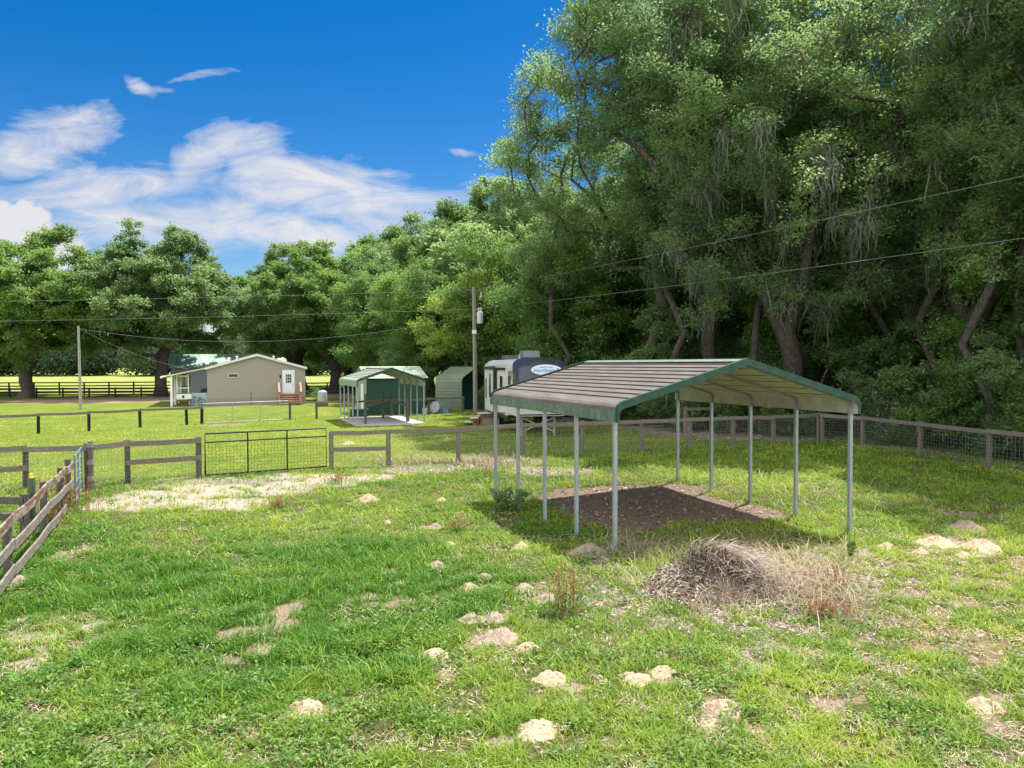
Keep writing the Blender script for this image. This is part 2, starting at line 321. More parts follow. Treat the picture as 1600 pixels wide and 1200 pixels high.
# ---------------------------------------------------------------- ground sheet
def ground():
    xs = np.concatenate([[-900, -500, -300, -200, -140, -100, -70, -50, -38], np.arange(-30, -14, .5), np.arange(-14, 17, .085), np.arange(17, 34, .5), [36, 45, 60, 80, 120, 180, 300, 500, 900]])
    ys = np.concatenate([[-80, -30, -10, 0, 3], np.arange(4.5, 24, .085), np.arange(24, 36, .2), np.arange(36, 66, .6), np.arange(66, 110, 2), [115, 130, 150, 180, 220, 280, 360, 480, 700, 1200]])
    X, Y = np.meshgrid(xs, ys); Z = gz(X, Y); ms = masks(X, Y)
    Z = Z-.015*ms[0]
    nx, ny = len(xs), len(ys); v = np.stack([X, Y, Z], -1).reshape(-1, 3)
    i = np.arange(nx*ny).reshape(ny, nx); q = np.stack([i[:-1, :-1], i[:-1, 1:], i[1:, 1:], i[1:, :-1]], -1).reshape(-1, 4)
    m = bpy.data.materials.new('ground'); m.use_nodes = True; t = m.node_tree; b = t.nodes['Principled BSDF']; b.inputs['Roughness'].default_value = .95; b.inputs['Specular IOR Level'].default_value = .1
    def mix(f, a, c):
        x = N(t, 'ShaderNodeMix', data_type='RGBA'); 
        for s_, v_ in ((0, f), (6, a), (7, c)):
            if hasattr(v_, 'links'): t.links.new(v_, x.inputs[s_])
            else: x.inputs[s_].default_value = v_ if isinstance(v_, float) else (*v_, 1)
        return x.outputs[2]
    tcn = N(t, 'ShaderNodeTexCoord').outputs['Object']
    def noise(sc, de=6, ro=.6, lo=.35, hi=.65):
        n = N(t, 'ShaderNodeTexNoise'); n.inputs['Scale'].default_value = sc; n.inputs['Detail'].default_value = de; n.inputs['Roughness'].default_value = ro; t.links.new(tcn, n.inputs['Vector'])
        r = N(t, 'ShaderNodeMapRange'); t.links.new(n.outputs[0], r.inputs[0]); r.inputs[1].default_value = lo; r.inputs[2].default_value = hi; return r.outputs[0]
    at = {k: N(t, 'ShaderNodeAttribute', attribute_name=k).outputs['Fac'] for k in ('bare', 'sand', 'litter', 'dirt', 'lush_shade', 'dry', 'lawn', 'field')}
    fine = noise(55, 4, .7); mid = noise(6, 6, .7); big = noise(.35, 5, .6)
    turf = mix(mid, (.11, .145, .03), (.065, .10, .018)); turf = mix(fine, turf, (.15, .125, .065))
    turf = mix(at['lush_shade'], turf, (.05, .11, .018))
    lawn = mix(mid, (.205, .265, .032), (.125, .215, .022)); lawn = mix(noise(24, 5, .8), lawn, (.085, .145, .02)); lawn = mix(noise(1.3, 6, .75, .52, .72), lawn, (.27, .27, .09)); lawn = mix(mth(t, 'MULTIPLY', big, .55), lawn, (.26, .285, .05))
    turf = mix(at['lawn'], turf, lawn)
    field = mix(noise(.12, 5, .6), (.30, .31, .10), (.24, .29, .07)); turf = mix(at['field'], turf, field)
    soil = mix(fine, (.34, .25, .17), (.24, .17, .11)); sandc = mix(fine, (.58, .50, .42), (.42, .34, .27)); soil = mix(at['sand'], soil, sandc)
    edge = mth(t, 'MULTIPLY', mth(t, 'SUBTRACT', mth(t, 'ADD', at['bare'], mth(t, 'MULTIPLY', fine, .45)), .42), 4.0, clamp=True)
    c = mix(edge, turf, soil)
    vor = N(t, 'ShaderNodeTexVoronoi'); vor.inputs['Scale'].default_value = 22; t.links.new(tcn, vor.inputs['Vector'])
    lit = mix(vor.outputs['Color'], (.14, .10, .075), (.56, .49, .43)); lit = mix(mth(t, 'MULTIPLY', fine, .45), lit, (.20, .145, .11))
    c = mix(mth(t, 'MULTIPLY', mth(t, 'SUBTRACT', mth(t, 'ADD', at['litter'], mth(t, 'MULTIPLY', fine, .4)), .45), 3.0, clamp=True), c, lit)
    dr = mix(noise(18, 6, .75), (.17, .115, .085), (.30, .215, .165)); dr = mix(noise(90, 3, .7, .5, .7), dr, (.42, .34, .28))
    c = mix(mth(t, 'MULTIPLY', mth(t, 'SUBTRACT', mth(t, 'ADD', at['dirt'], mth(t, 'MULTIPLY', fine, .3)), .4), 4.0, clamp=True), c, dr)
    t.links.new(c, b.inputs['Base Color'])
    bp = N(t, 'ShaderNodeBump'); bp.inputs['Strength'].default_value = .7; bp.inputs['Distance'].default_value = .04
    t.links.new(mth(t, 'ADD', mth(t, 'MULTIPLY', mid, .6), fine), bp.inputs['Height']); t.links.new(bp.outputs[0], b.inputs['Normal'])
    me = npmesh('ground', v, q, m)
    me.polygons.foreach_set('use_smooth', np.ones(len(q), bool))
    fencey = 23.9+.425*(X+5.76)        # beyond the wire fence the lawn is mown
    lawn_ = np.clip((Y-fencey)/1.0, 0, 1)*(1-forest(X, Y)*.6); lawn_ = np.where(X > 14, 0, lawn_)
    field_ = np.clip((Y-84)/4, 0, 1)*(X < -24)
    for k, a in zip(('bare', 'sand', 'litter', 'dirt', 'lush_shade', 'dry'), ms):
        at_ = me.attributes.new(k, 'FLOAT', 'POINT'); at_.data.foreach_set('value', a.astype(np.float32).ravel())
    for k, a in (('lawn', lawn_), ('field', field_)):
        at_ = me.attributes.new(k, 'FLOAT', 'POINT'); at_.data.foreach_set('value', a.astype(np.float32).ravel())
    tag(link('ground', me), kind='structure')
ground()

# ---------------------------------------------------------------- grass
GRASSM = leafmat('grass', (.060, .185, .012), (.31, .41, .050), trans=.35, rough=.6)
DRYM = leafmat('dry_stalks', (.20, .135, .085), (.46, .38, .26), trans=.2)
RUSTM = leafmat('rust_stalks', (.24, .095, .05), (.42, .25, .12), trans=.2)
WEEDM = leafmat('weed_leaf', (.065, .165, .022), (.19, .31, .05), trans=.3)
GREYW = leafmat('grey_twigs', (.095, .065, .052), (.33, .25, .205), trans=.0)
def cover():
    rng = np.random.RandomState(3); vs = []; qs = []; ts = []; off = 0
    tot = 1050000
    # sample in camera-independent polar bands around the meadow, denser near the viewer's side
    y = 5.0*np.exp(rng.rand(tot)*math.log(34/5.0)); x = (rng.rand(tot)*2-1)*(.78*y+2.6)
    keep = (x < 17.5)
    fy = 23.9+.425*(x+5.76); keep &= (y < fy-.05) | (x > 14)
    x, y = x[keep], y[keep]
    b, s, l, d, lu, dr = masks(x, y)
    clump = fbm(x, y, 3.2, 41, 3); patch = fbm(x, y, .8, 47, 4)
    pr = (1-.985*b)*(1-.75*l)*(1-.985*d)*np.clip(.35+2.4*(clump-.38), .08, 1)*(1-.35*dr*np.clip(.6+2*(patch-.5), 0, 1))
    for (px, py, hw, lb) in ML:
        c = G(px, py+hw*.12); rr_ = abs(G(px+hw, py+hw*.12)[0]-c[0])*1.05; dd = np.hypot(x-c[0], (y-c[1]))/rr_; pr = pr*np.clip((dd-.80)*4, 0.0, 1)
    hc = G(1105, 918); pr = pr*np.clip((np.hypot((x-hc[0])/1.2, y-hc[1])-.75)*3, .04, 1)
    k = rng.rand(len(x)) < pr; x, y, b, l, d, lu, dr, clump, patch = [q[k] for q in (x, y, b, l, d, lu, dr, clump, patch)]
    z = gz(x, y); p = np.stack([x, y, z-.01], 1); n = len(x); sc = np.clip((y-6)/24, 0, 1)
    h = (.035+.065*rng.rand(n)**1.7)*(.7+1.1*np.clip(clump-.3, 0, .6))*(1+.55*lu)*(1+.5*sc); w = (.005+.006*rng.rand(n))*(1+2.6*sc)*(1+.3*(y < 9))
    h = h*np.where(rng.rand(n) < .015, 2.2, 1)
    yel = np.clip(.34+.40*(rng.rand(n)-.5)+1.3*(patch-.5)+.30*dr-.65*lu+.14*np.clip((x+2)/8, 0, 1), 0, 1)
    straw = rng.rand(n) < (.08+.22*dr*(patch > .45)); yel = np.where(straw, 1.0, yel)
    v, q = blades(p, h, w, .2+.9*rng.rand(n), rng)
    me = npmesh('grass', v, q, GRASSM, tint=np.repeat(yel, 2)); tag(link('grass', me), kind='stuff', label='short green meadow grass with thin yellow and bare spots', cat='grass')
    # broad-leaved weeds in the meadow: small flat leaves
    rng = np.random.RandomState(8); nn = 9000; y = 5.2*np.exp(rng.rand(nn)*math.log(24/5.2)); x = (rng.rand(nn)*2-1)*(.76*y+1); k = (x < 15)
    x, y = x[k], y[k]; b, s, l, d, lu, dr = masks(x, y); w = fbm(x, y, 1.3, 61, 3)
    fy = 23.9+.425*(x+5.76)
    k = (rng.rand(len(x)) < np.clip((w-.42)*5, .02, 1)*(1-b)*(1-.95*d)) & (y < fy-.3); x, y = x[k], y[k]; n = len(x); m = 14
    c = np.repeat(np.stack([x, y, gz(x, y)], 1), m, 0); r = rng.normal(size=c.shape)*np.array([.05, .05, 0]); r[:, 2] = .02+.07*rng.rand(len(c)); c = c+r*(1+.4*rng.rand(len(c)))[:, None]
    v, q = leaf_quads(c, .045+.02*rng.rand(len(c)), .024, rng, up=1.2)
    me = npmesh('weeds', v, q, WEEDM, tint=np.clip(np.repeat(rng.rand(n), m)*.8+.3*rng.rand(len(c))-.1, 0, 1)); tag(link('low_weeds', me), kind='stuff', label='low broad-leaved weeds scattered through the meadow', cat='weeds')
    # taller pale seed stalks around the mound, litter heap and fence foot
    rng = np.random.RandomState(9); P = []
    for (px, py, rx, ry, cnt) in [(1250, 905, 95, 40, 900), (1180, 860, 100, 30, 350), (1100, 930, 140, 40, 300), (930, 760, 180, 25, 300), (650, 722, 110, 6, 260), (770, 722, 60, 10, 250), (1310, 950, 70, 40, 300), (1230, 780, 240, 30, 260), (1000, 870, 60, 25, 260)]:
        a = rng.normal(size=(cnt, 2))*.5
        for (u_, v_) in a: P.append(G(px+rx*u_, max(py+ry*v_, 600)))
    P = np.array(P); n = len(P); p = np.stack([P[:, 0], P[:, 1], gz(P[:, 0], P[:, 1])], 1)
    dd = masks(P[:, 0], P[:, 1])[3]; k = rng.rand(n) > dd; p = p[k]; n = len(p)
    v, q = blades(p, .14+.30*rng.rand(n)**2, .006+.0005*p[:, 1], .5+.9*rng.rand(n), rng, bend=.7)
    me = npmesh('dry', v, q, DRYM, tint=np.repeat(rng.rand(n), 2)); tag(link('dry_grass', me), kind='stuff', label='straw coloured dry grass stalks around the brush heap and fence foot', cat='dry grass')
cover()
def leaf_litter():
    rng = np.random.RandomState(14); n = 60000; y = 9*np.exp(rng.rand(n)*math.log(38/9)); x = (rng.rand(n)*1.75-.45)*.72*y; b, s, l, d, lu, dr = masks(x, y)
    k = (rng.rand(n) < np.clip(.55*l+.42*d, 0, 1)) & (x < 19); x, y = x[k], y[k]; n = len(x); c = np.stack([x, y, gz(x, y)+.012+.02*rng.rand(n)], 1); sc = 1+.05*(y-9)
    v, q = leaf_quads(c, (.05+.05*rng.rand(n))*sc, .028*sc, rng, up=2.2); me = npmesh('leaf_litter', v, q, leafmat('litter_leaf', (.10, .065, .045), (.58, .50, .42), .0, .8), tint=rng.rand(n)**1.8)
    tag(link('leaf_litter', me), 'dead leaves scattered over the bare dirt and under the wood', 'leaf litter', kind='stuff')
leaf_litter()
def thatch():
    rng = np.random.RandomState(24); n = 150000; y = 5.2*np.exp(rng.rand(n)*math.log(22/5.2)); x = (rng.rand(n)*2-1)*(.76*y+1); k = x < 15; x, y = x[k], y[k]; b, s, l, d, lu, dr = masks(x, y); q_ = fbm(x, y, 2.6, 71, 4)
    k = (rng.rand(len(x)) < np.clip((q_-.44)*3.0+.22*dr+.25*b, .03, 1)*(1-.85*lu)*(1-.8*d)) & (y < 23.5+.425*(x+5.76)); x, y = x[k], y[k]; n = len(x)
    c = np.stack([x, y, gz(x, y)+.012+.030*rng.rand(n)], 1); v, q = leaf_quads(c, .05+.07*rng.rand(n), (.006+.004*rng.rand(n))*(1+.06*(y-5)), rng, up=1.6)
    me = npmesh('thatch', v, q, leafmat('thatch_straw', (.22, .16, .10), (.56, .48, .34), .1, .8), tint=rng.rand(n)); tag(link('dead_thatch', me), 'dead straw coloured thatch lying between the meadow grass tufts', 'thatch', kind='stuff')
    n = 210000; y = 20*np.exp(rng.rand(n)*math.log(52/20)); x = (rng.rand(n)*2-1)*(.74*y); k = (y > 23.9+.425*(x+5.76)+.1) & (x < 13) & (forest(x, y) < .7); x, y = x[k], y[k]; n = len(x); pt = fbm(x, y, .7, 81, 4)
    k = (rng.rand(n) < np.clip(.25+2.5*(pt-.35), .05, 1)) & ~((np.abs((x-so_xy[0])*U[0]+(y-so_xy[1])*U[1]-1.8) < 1.95) & (np.abs((x-so_xy[0])*V[0]+(y-so_xy[1])*V[1]-3) < 3.2)); x, y, pt = x[k], y[k], pt[k]; n = len(x)
    p = np.stack([x, y, gz(x, y)-.01], 1); v, q = blades(p, .03+.045*rng.rand(n), .014+.0009*y, .3+.8*rng.rand(n), rng)
    me = npmesh('lawn_grass', v, q, leafmat('lawn_blades', (.12, .22, .022), (.34, .40, .06), .35), tint=np.repeat(np.clip(.45+1.5*(pt-.5)+.4*(rng.rand(n)-.5), 0, 1), 2)); tag(link('lawn_grass', me), 'short mown bright green lawn grass behind the wire fence', 'lawn', kind='stuff')
so_xy = G(559, 666.5)
thatch()

# ---------------------------------------------------------------- materials
GALV = mat('galvanised_steel', (.33, .37, .39), .42, color2=(.25, .29, .31), vscale=14, metal=.25, stretch=(1, 1, .3))
GREEN = mat('green_trim', (.016, .056, .038), .6, color2=(.032, .080, .058), vscale=6)
GREENF = mat('grimy_green_sheet', (.075, .14, .095), .65, color2=(.19, .22, .165), vscale=3, stretch=(1, 2.5, 1.2), lo=.38, hi=.66, detail=9, spec=.15)
ROOFM = mat('weathered_roof_sheet', (.172, .158, .145), .85, color2=(.10, .088, .078), vscale=2.2, stretch=(2.5, .6, 1), lo=.3, hi=.72, detail=9, spec=.12)
SEAM = mat('roof_seam', (.065, .05, .05), .6)
PALEG = mat('pale_green_sheet', (.20, .255, .18), .6, color2=(.29, .335, .25), vscale=2, stretch=(1, 4, 1))
CREAM = mat('cream_underside', (.52, .50, .46), .8, color2=(.38, .37, .34), vscale=3)
DKGREEN = mat('dark_green_sheet', (.022, .075, .058), .55, color2=(.032, .092, .07), vscale=2)
CONC = mat('concrete', (.50, .49, .47), .85, color2=(.40, .39, .38), vscale=3, bump=.2)
WOOD = mat('weathered_grey_board', (.125, .108, .088), .85, color2=(.22, .195, .165), vscale=7, stretch=(1.3, 1.3, 6), bump=.4, bscale=30)
WOODD = mat('dark_weathered_post', (.065, .06, .05), .9, color2=(.13, .12, .095), vscale=9, stretch=(2, 2, .6), bump=.4)
WOODR = mat('faded_red_board', (.15, .085, .065), .85, color2=(.30, .26, .225), vscale=2.6, stretch=(1, 1, 3), bump=.4, lo=.45, hi=.58)
WOODP = mat('pale_grey_board', (.27, .24, .21), .85, color2=(.15, .13, .11), vscale=4, stretch=(1, 1, 5), bump=.4)
BLACKM = mat('black_painted_steel', (.012, .012, .013), .35)
BLACKW = mat('black_creosoted_wood', (.018, .017, .016), .8)
WIREM = mat('galvanised_wire', (.30, .30, .28), .5, metal=.3)
WHITE = mat('white_paint', (.78, .78, .76), .5)
BARK = mat('bark', (.040, .034, .029), .95, color2=(.115, .10, .085), vscale=5, stretch=(2, 2, .45), bump=.8, bscale=14)
BARKG = mat('grey_bark', (.13, .115, .10), .95, color2=(.24, .215, .19), vscale=4, stretch=(2, 2, .4), bump=.7, bscale=14)

# ---------------------------------------------------------------- metal carports
def prof(Wd, ze, zr, zb, off=0.0):
    """cross-section of the sheet, left bottom -> ridge -> right bottom (s,z), pushed inward by off"""
    L_ = [(-.05+off, zb), (-.05+off, ze-.13), (-.025+off, ze-.06-off*.3), (.03+off, ze-.012-off*.6), (.10+off, ze+.012-off)]
    rr = [(Wd/2, zr-off)]
    return L_+rr+[(Wd-s, z) for (s, z) in reversed(L_)]
def carport(name, label, origin, yaw, Wd, Ln, ze, zr, zb, npost, roofm, underm, fasciam, trimm, ov=.19, seam=True, group=None, postr=.068, lowz=None):
    ox, oy = origin; z0 = gzf(ox, oy) if lowz is None else lowz
    root = empty(name, (ox, oy, 0), yaw, label, 'carport', group)
    c, s = math.cos(yaw), math.sin(yaw)
    def zg(a, b): return gzf(ox+a*c-b*s, oy+a*s+b*c)
    P = prof(Wd, ze, zr, zb)
    # sheet with standing ribs that run along the length
    def ribbed(P):
        out = []
        for i in range(len(P)-1):
            (a0, z0_), (a1, z1_) = P[i], P[i+1]; ln = math.hypot(a1-a0, z1_-z0_)
            if ln < .6: out.append((a0, z0_, 0)); continue
            k = max(2, int(round(ln/.235))); nx_, nz_ = -(z1_-z0_)/ln, (a1-a0)/ln
            if nz_ < 0: nx_, nz_ = -nx_, -nz_
            for j in range(k):
                f = j/k
                for (df, h) in ((0, 0), (.86/k, 0), (.89/k, .020), (.95/k, .020)):
                    g_ = f+df; out.append((a0+(a1-a0)*g_+nx_*h, z0_+(z1_-z0_)*g_+nz_*h, 1 if h else 0))
        out.append((*P[-1], 0)); return out
    Q = ribbed(P); y0, y1 = -ov, Ln+ov; n = len(Q)
    fi = [i for i in range(n-1)]
    mR, mS, mF = MB(), MB(), MB(); nsub = 10
    for i in fi:
        (a0, z0_, h0), (a1, z1_, h1) = Q[i], Q[i+1]
        isf = max(z0_, z1_) <= ze-.12
        M_ = mF if isf else (mS if (h0 or h1) and seam else mR)
        M_.add([(a0, y0, z0_), (a1, y0, z1_), (a1, y1, z1_), (a0, y1, z0_)], [(0, 1, 2, 3)])
    rf = mR.build('roof_sheet', roofm, root)
    if mS.v: mS.build('roof_seams', SEAM, rf)
    for M_, nm, mm in ((mF, 'side_panel', fasciam),):
        # split left and right side panels
        for k in range(0, len(M_.f)):
            m1 = MB(); m1.v = [M_.v[q] for q in M_.f[k]]; m1.f = [(0, 1, 2, 3)]; m1.sm = [False]
            o = m1.build(nm, mm, root); sm_ = o.modifiers.new('thick', 'SOLIDIFY'); sm_.thickness = .012; sm_.offset = 0
    m = MB(); m.add([(Wd/2-.16, y0, zr+.03-.16*(zr-ze)/(Wd/2)), (Wd/2, y0, zr+.034), (Wd/2+.16, y0, zr+.03-.16*(zr-ze)/(Wd/2)), (Wd/2-.16, y1, zr+.03-.16*(zr-ze)/(Wd/2)), (Wd/2, y1, zr+.034), (Wd/2+.16, y1, zr+.03-.16*(zr-ze)/(Wd/2))], [(0, 1, 4, 3), (1, 2, 5, 4)]); m.build('ridge_cap', mat('ridge_cap', (.20, .24, .20), .5, var=.3), root)
    # underside lining
    Pi = prof(Wd, ze, zr, zb+.0, off=.028); mU = MB()
    for i in range(len(Pi)-1):
        (a0, z0_), (a1, z1_) = Pi[i], Pi[i+1]; ln = math.hypot(a1-a0, z1_-z0_); k = max(1, int(round(ln/.235)))
        for j in range(k):
            f0, f1 = j/k, (j+1)/k; fm = f0+(f1-f0)*.88
            A = (a0+(a1-a0)*f0, z0_+(z1_-z0_)*f0); B = (a0+(a1-a0)*fm, z0_+(z1_-z0_)*fm); C_ = (a0+(a1-a0)*(fm+f1)/2, z0_+(z1_-z0_)*(fm+f1)/2+.022); D = (a0+(a1-a0)*f1, z0_+(z1_-z0_)*f1)
            seq = [(A, B), (B, C_), (C_, D)] if k > 2 else [(A, D)]
            for (p_, q_) in seq: mU.add([(p_[0], y0+.005, p_[1]), (q_[0], y0+.005, q_[1]), (q_[0], y1-.005, q_[1]), (p_[0], y1-.005, p_[1])], [(3, 2, 1, 0)])
    un = mU.build('roof_underside', underm, root)
    mV = MB()
    for i in range(len(Pi)-1):
        (a0, z0_), (a1, z1_) = Pi[i], Pi[i+1]; ln = math.hypot(a1-a0, z1_-z0_); k = max(1, int(round(ln/.235)))
        if k < 3: continue
        for j in range(1, k, 2):
            f = (j+.94)/k; mV.bar((a0+(a1-a0)*f, y0+.02, z0_+(z1_-z0_)*f-.004), (a0+(a1-a0)*f, y1-.02, z0_+(z1_-z0_)*f-.004), .016, .012)
    mV.build('sheet_seams', mat('dark_underside_seam', (.14, .12, .08), .8), un)  # darker bars laid along the underside sheet seams
    # gable trims: an angle following the profile at both ends
    for ye, sg in ((y0, -1), (y1, 1)):
        Pa = prof(Wd, ze+.03, zr+.03, zb-.005, off=-.012); Pb = prof(Wd, ze-.045, zr-.055, zb-.005, off=.035); t_ = MB(); k = len(Pa)
        for i in range(k-1):
            a, b, c_, d = Pa[i], Pa[i+1], Pb[i+1], Pb[i]
            ya, yb = ye-.012, ye+.012
            vs = [(p[0], ya, p[1]) for p in (a, b, c_, d)]+[(p[0], yb, p[1]) for p in (a, b, c_, d)]
            t_.add(vs, [(0, 1, 2, 3), (7, 6, 5, 4), (0, 4, 5, 1), (3, 2, 6, 7)]+([(0, 3, 7, 4)] if i == 0 else [])+([(1, 5, 6, 2)] if i == k-2 else []))
            m_ = sg*-.07
            t_.add([(a[0], ye, a[1]+.004), (b[0], ye, b[1]+.004), (b[0], ye+m_, b[1]+.004), (a[0], ye+m_, a[1]+.004)], [(0, 1, 2, 3)])
        t_.build('gable_trim', trimm, root)
    # posts and bent bows
    hw = postr/2
    for i in range(npost):
        b = Ln*i/(npost-1)
        for a in (0, Wd):
            p = MB(); p.box(a-hw, a+hw, b-hw, b+hw, zg(a, b)-.05, ze-.15); p.box(a-hw-.025, a+hw+.025, b-hw-.02, b+hw+.02, zg(a, b)-.03, zg(a, b)+.012); p.build('post', GALV, root, bevel=.004)
        q = MB(); r0 = .20
        pts = [(0, b, ze-.16), (0.012, b, ze-.13), (.05, b, ze-.075), (.12, b, ze-.045), (Wd/2, b, zr-.075), (Wd-.12, b, ze-.045), (Wd-.05, b, ze-.075), (Wd-.012, b, ze-.13), (Wd, b, ze-.16)]
        for j in range(len(pts)-1): q.bar(pts[j], pts[j+1], postr*.9, postr*.9, up=(0, 0, 1) if abs(pts[j+1][0]-pts[j][0]) > .02 else (1, 0, 0))
        q.build('roof_bow', GALV, root)
    return root
big = carport('metal_carport', 'large open metal carport with brownish seamed roof and dark green trim over bare dirt', CO, YAW, CW, CL, 2.64, 3.385, 2.32, 5, ROOFM, CREAM, GREENF, GREEN, group='open metal carports')
so = G(559, 666.5)
small = carport('metal_carport', 'smaller open carport with pale green roof over a concrete slab by the green shed', so, YAW, 3.65, 6.1, 2.52, 3.12, 2.12, 5, PALEG, CREAM, PALEG, GREEN, group='open metal carports', seam=True)
def loc2(o, yaw, a, b): return (o[0]+a*math.cos(yaw)-b*math.sin(yaw), o[1]+a*math.sin(yaw)+b*math.cos(yaw))
def slab():
    m = MB(); z = gzf(*so); m.box(-.05, 3.7, -.1, 6.2, -.1, .09); o = m.build('concrete_slab', CONC, None, (so[0], so[1], z), YAW, bevel=.01)
    tag(o, 'pale concrete slab on the lawn under the smaller carport', 'slab')
slab()
# hitching rail on thick posts standing through the small carport
def hitch(xa, ya, xb, yb, h, r, label):
    a, b = G(xa, ya), G(xb, yb); root = empty('hitching_rail', (*a, gzf(*a)), 0, label, 'hitching rail')
    bx, by = b[0]-a[0], b[1]-a[1]
    for (x, y) in ((0, 0), (bx, by)):
        m = MB(); m.tube([(x, y, -.1), (x, y, h*.5), (x+.01, y, h)], [r, r*.97, r*.94], 12); m.build('post', WOODD, root)
    m = MB(); m.bar((0, 0, h*.62), (bx, by, h*.62), .1, .14); m.build('rail', WOOD, root)
hitch(571, 665, 598.5, 656, 1.72, .075, 'thick round post with grey rail at the front left of the small carport slab')
hitch(637, 661, 612, 652, 1.65, .10, 'thickest round post with a rail, standing on the right side of the small carport slab')

# garage-like shed behind the small carport
def shed_wide():
    a = G(573, 649); yaw = YAW; root = empty('metal_shed', (*a, gzf(*a)), yaw, 'closed dark green metal shed with pale roof behind the smaller carport', 'shed')
    Wd, Dp, hw_, hr = 4.0, 4.2, 2.45, 3.18
    m = MB(); k = 14
    for i in range(k):   # ribbed front wall
        z0, z1 = hw_*i/k, hw_*(i+1)/k; m.box(0, Wd, 0, .03, z0, z1-.02); m.box(0, Wd, .004, .03, z1-.02, z1)
    m.build('front_wall', DKGREEN, root)
    m = MB(); m.prism([(0.031, 0), (Dp, 0), (Dp, hw_), (Dp/2, hr-.05), (.031, hw_)], 'x', 0, .03); m.build('side_wall', PALEG, root)
    m = MB(); m.prism([(0.031, 0), (Dp, 0), (Dp, hw_), (Dp/2, hr-.05), (.031, hw_)], 'x', Wd-.03, Wd); m.build('side_wall', DKGREEN, root)
    m = MB(); m.box(0.031, Wd-.031, Dp-.03, Dp, 0, hw_); m.build('back_wall', DKGREEN, root)
    for sg in (0, 1):
        m = MB(); n = 9
        y0, y1 = (-.2, Dp/2) if sg == 0 else (Dp+.2, Dp/2)
        m.add([(-.1, y0, hw_-.03), (Wd+.1, y0, hw_-.03), (Wd+.1, y1, hr), (-.1, y1, hr), (-.1, y0, hw_-.06), (Wd+.1, y0, hw_-.06), (Wd+.1, y1, hr-.03), (-.1, y1, hr-.03)],
              [(0, 1, 2, 3), (7, 6, 5, 4), (0, 4, 5, 1), (1, 5, 6, 2), (3, 7, 4, 0)])
        for j in range(1, n):
            f = j/n; yy = y0+(y1-y0)*f; zz = hw_-.03+(hr-hw_+.03)*f; m.bar((-.1, yy, zz+.012), (Wd+.1, yy, zz+.012), .05, .03)
        m.build('roof', mat('shed_roof', (.34, .42, .33), .45, color2=(.42, .48, .40), vscale=2), root)
    m = MB(); m.box(-.03, -.002, 1.1, 1.95, .02, 2.02); m.build('door', WHITE, root)
shed_wide()
def shed_small():
    a = G(722, 641); yaw = R(47); root = empty('metal_shed', (*a, gzf(*a)), yaw, 'small pale green metal shed with an open dark end, beside the utility pole', 'shed')
    Wd, Dp, hw_, hr = 3.0, 2.9, 2.35, 3.1
    P = [(0, 0), (0, hw_-.28), (.05, hw_-.1), (.16, hw_+.03), (Wd/2, hr), (Wd-.16, hw_+.03), (Wd-.05, hw_-.1), (Wd, hw_-.28), (Wd, 0)]
    for nm, rng_, mm in (('side_wall', (0, 1), PALEG), ('roof', (1, 7), PALEG), ('side_wall', (7, 8), PALEG)):
        m = MB()
        for i in range(*rng_):
            (a0, z0), (a1, z1) = P[i], P[i+1]; k = max(1, int(math.hypot(a1-a0, z1-z0)/.23))
            for j in range(k):
                f0, f1 = j/k, (j+1)/k; fm = f0+.9*(f1-f0)
                A = [(a0+(a1-a0)*f, z0+(z1-z0)*f) for f in (f0, fm, (fm+f1)/2, f1)]
                nn = Vector((-(z1-z0), a1-a0)).normalized()
                A[2] = (A[2][0]+nn.x*.02, A[2][1]+nn.y*.02)
                for q in range(3): m.add([(A[q][0], 0, A[q][1]), (A[q+1][0], 0, A[q+1][1]), (A[q+1][0], Dp, A[q+1][1]), (A[q][0], Dp, A[q][1])], [(0, 1, 2, 3)])
        o = m.build(nm, mm, root); sm_ = o.modifiers.new('t', 'SOLIDIFY'); sm_.thickness = .02; sm_.offset = -1
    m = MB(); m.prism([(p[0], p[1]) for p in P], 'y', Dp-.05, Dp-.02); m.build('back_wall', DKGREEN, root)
    m = MB(); Q = [(p[0]*.97+.045, p[1]*.965) for p in P]
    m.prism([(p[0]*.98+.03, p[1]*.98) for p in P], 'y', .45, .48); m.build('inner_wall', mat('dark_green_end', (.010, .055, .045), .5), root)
    m = MB()
    for i in range(len(P)-1):
        m.bar((P[i][0], -.01, P[i][1]), (P[i+1][0], -.01, P[i+1][1]), .03, .09, up=(0, 1, 0))
    m.build('end_trim', GREEN, root)
shed_small()
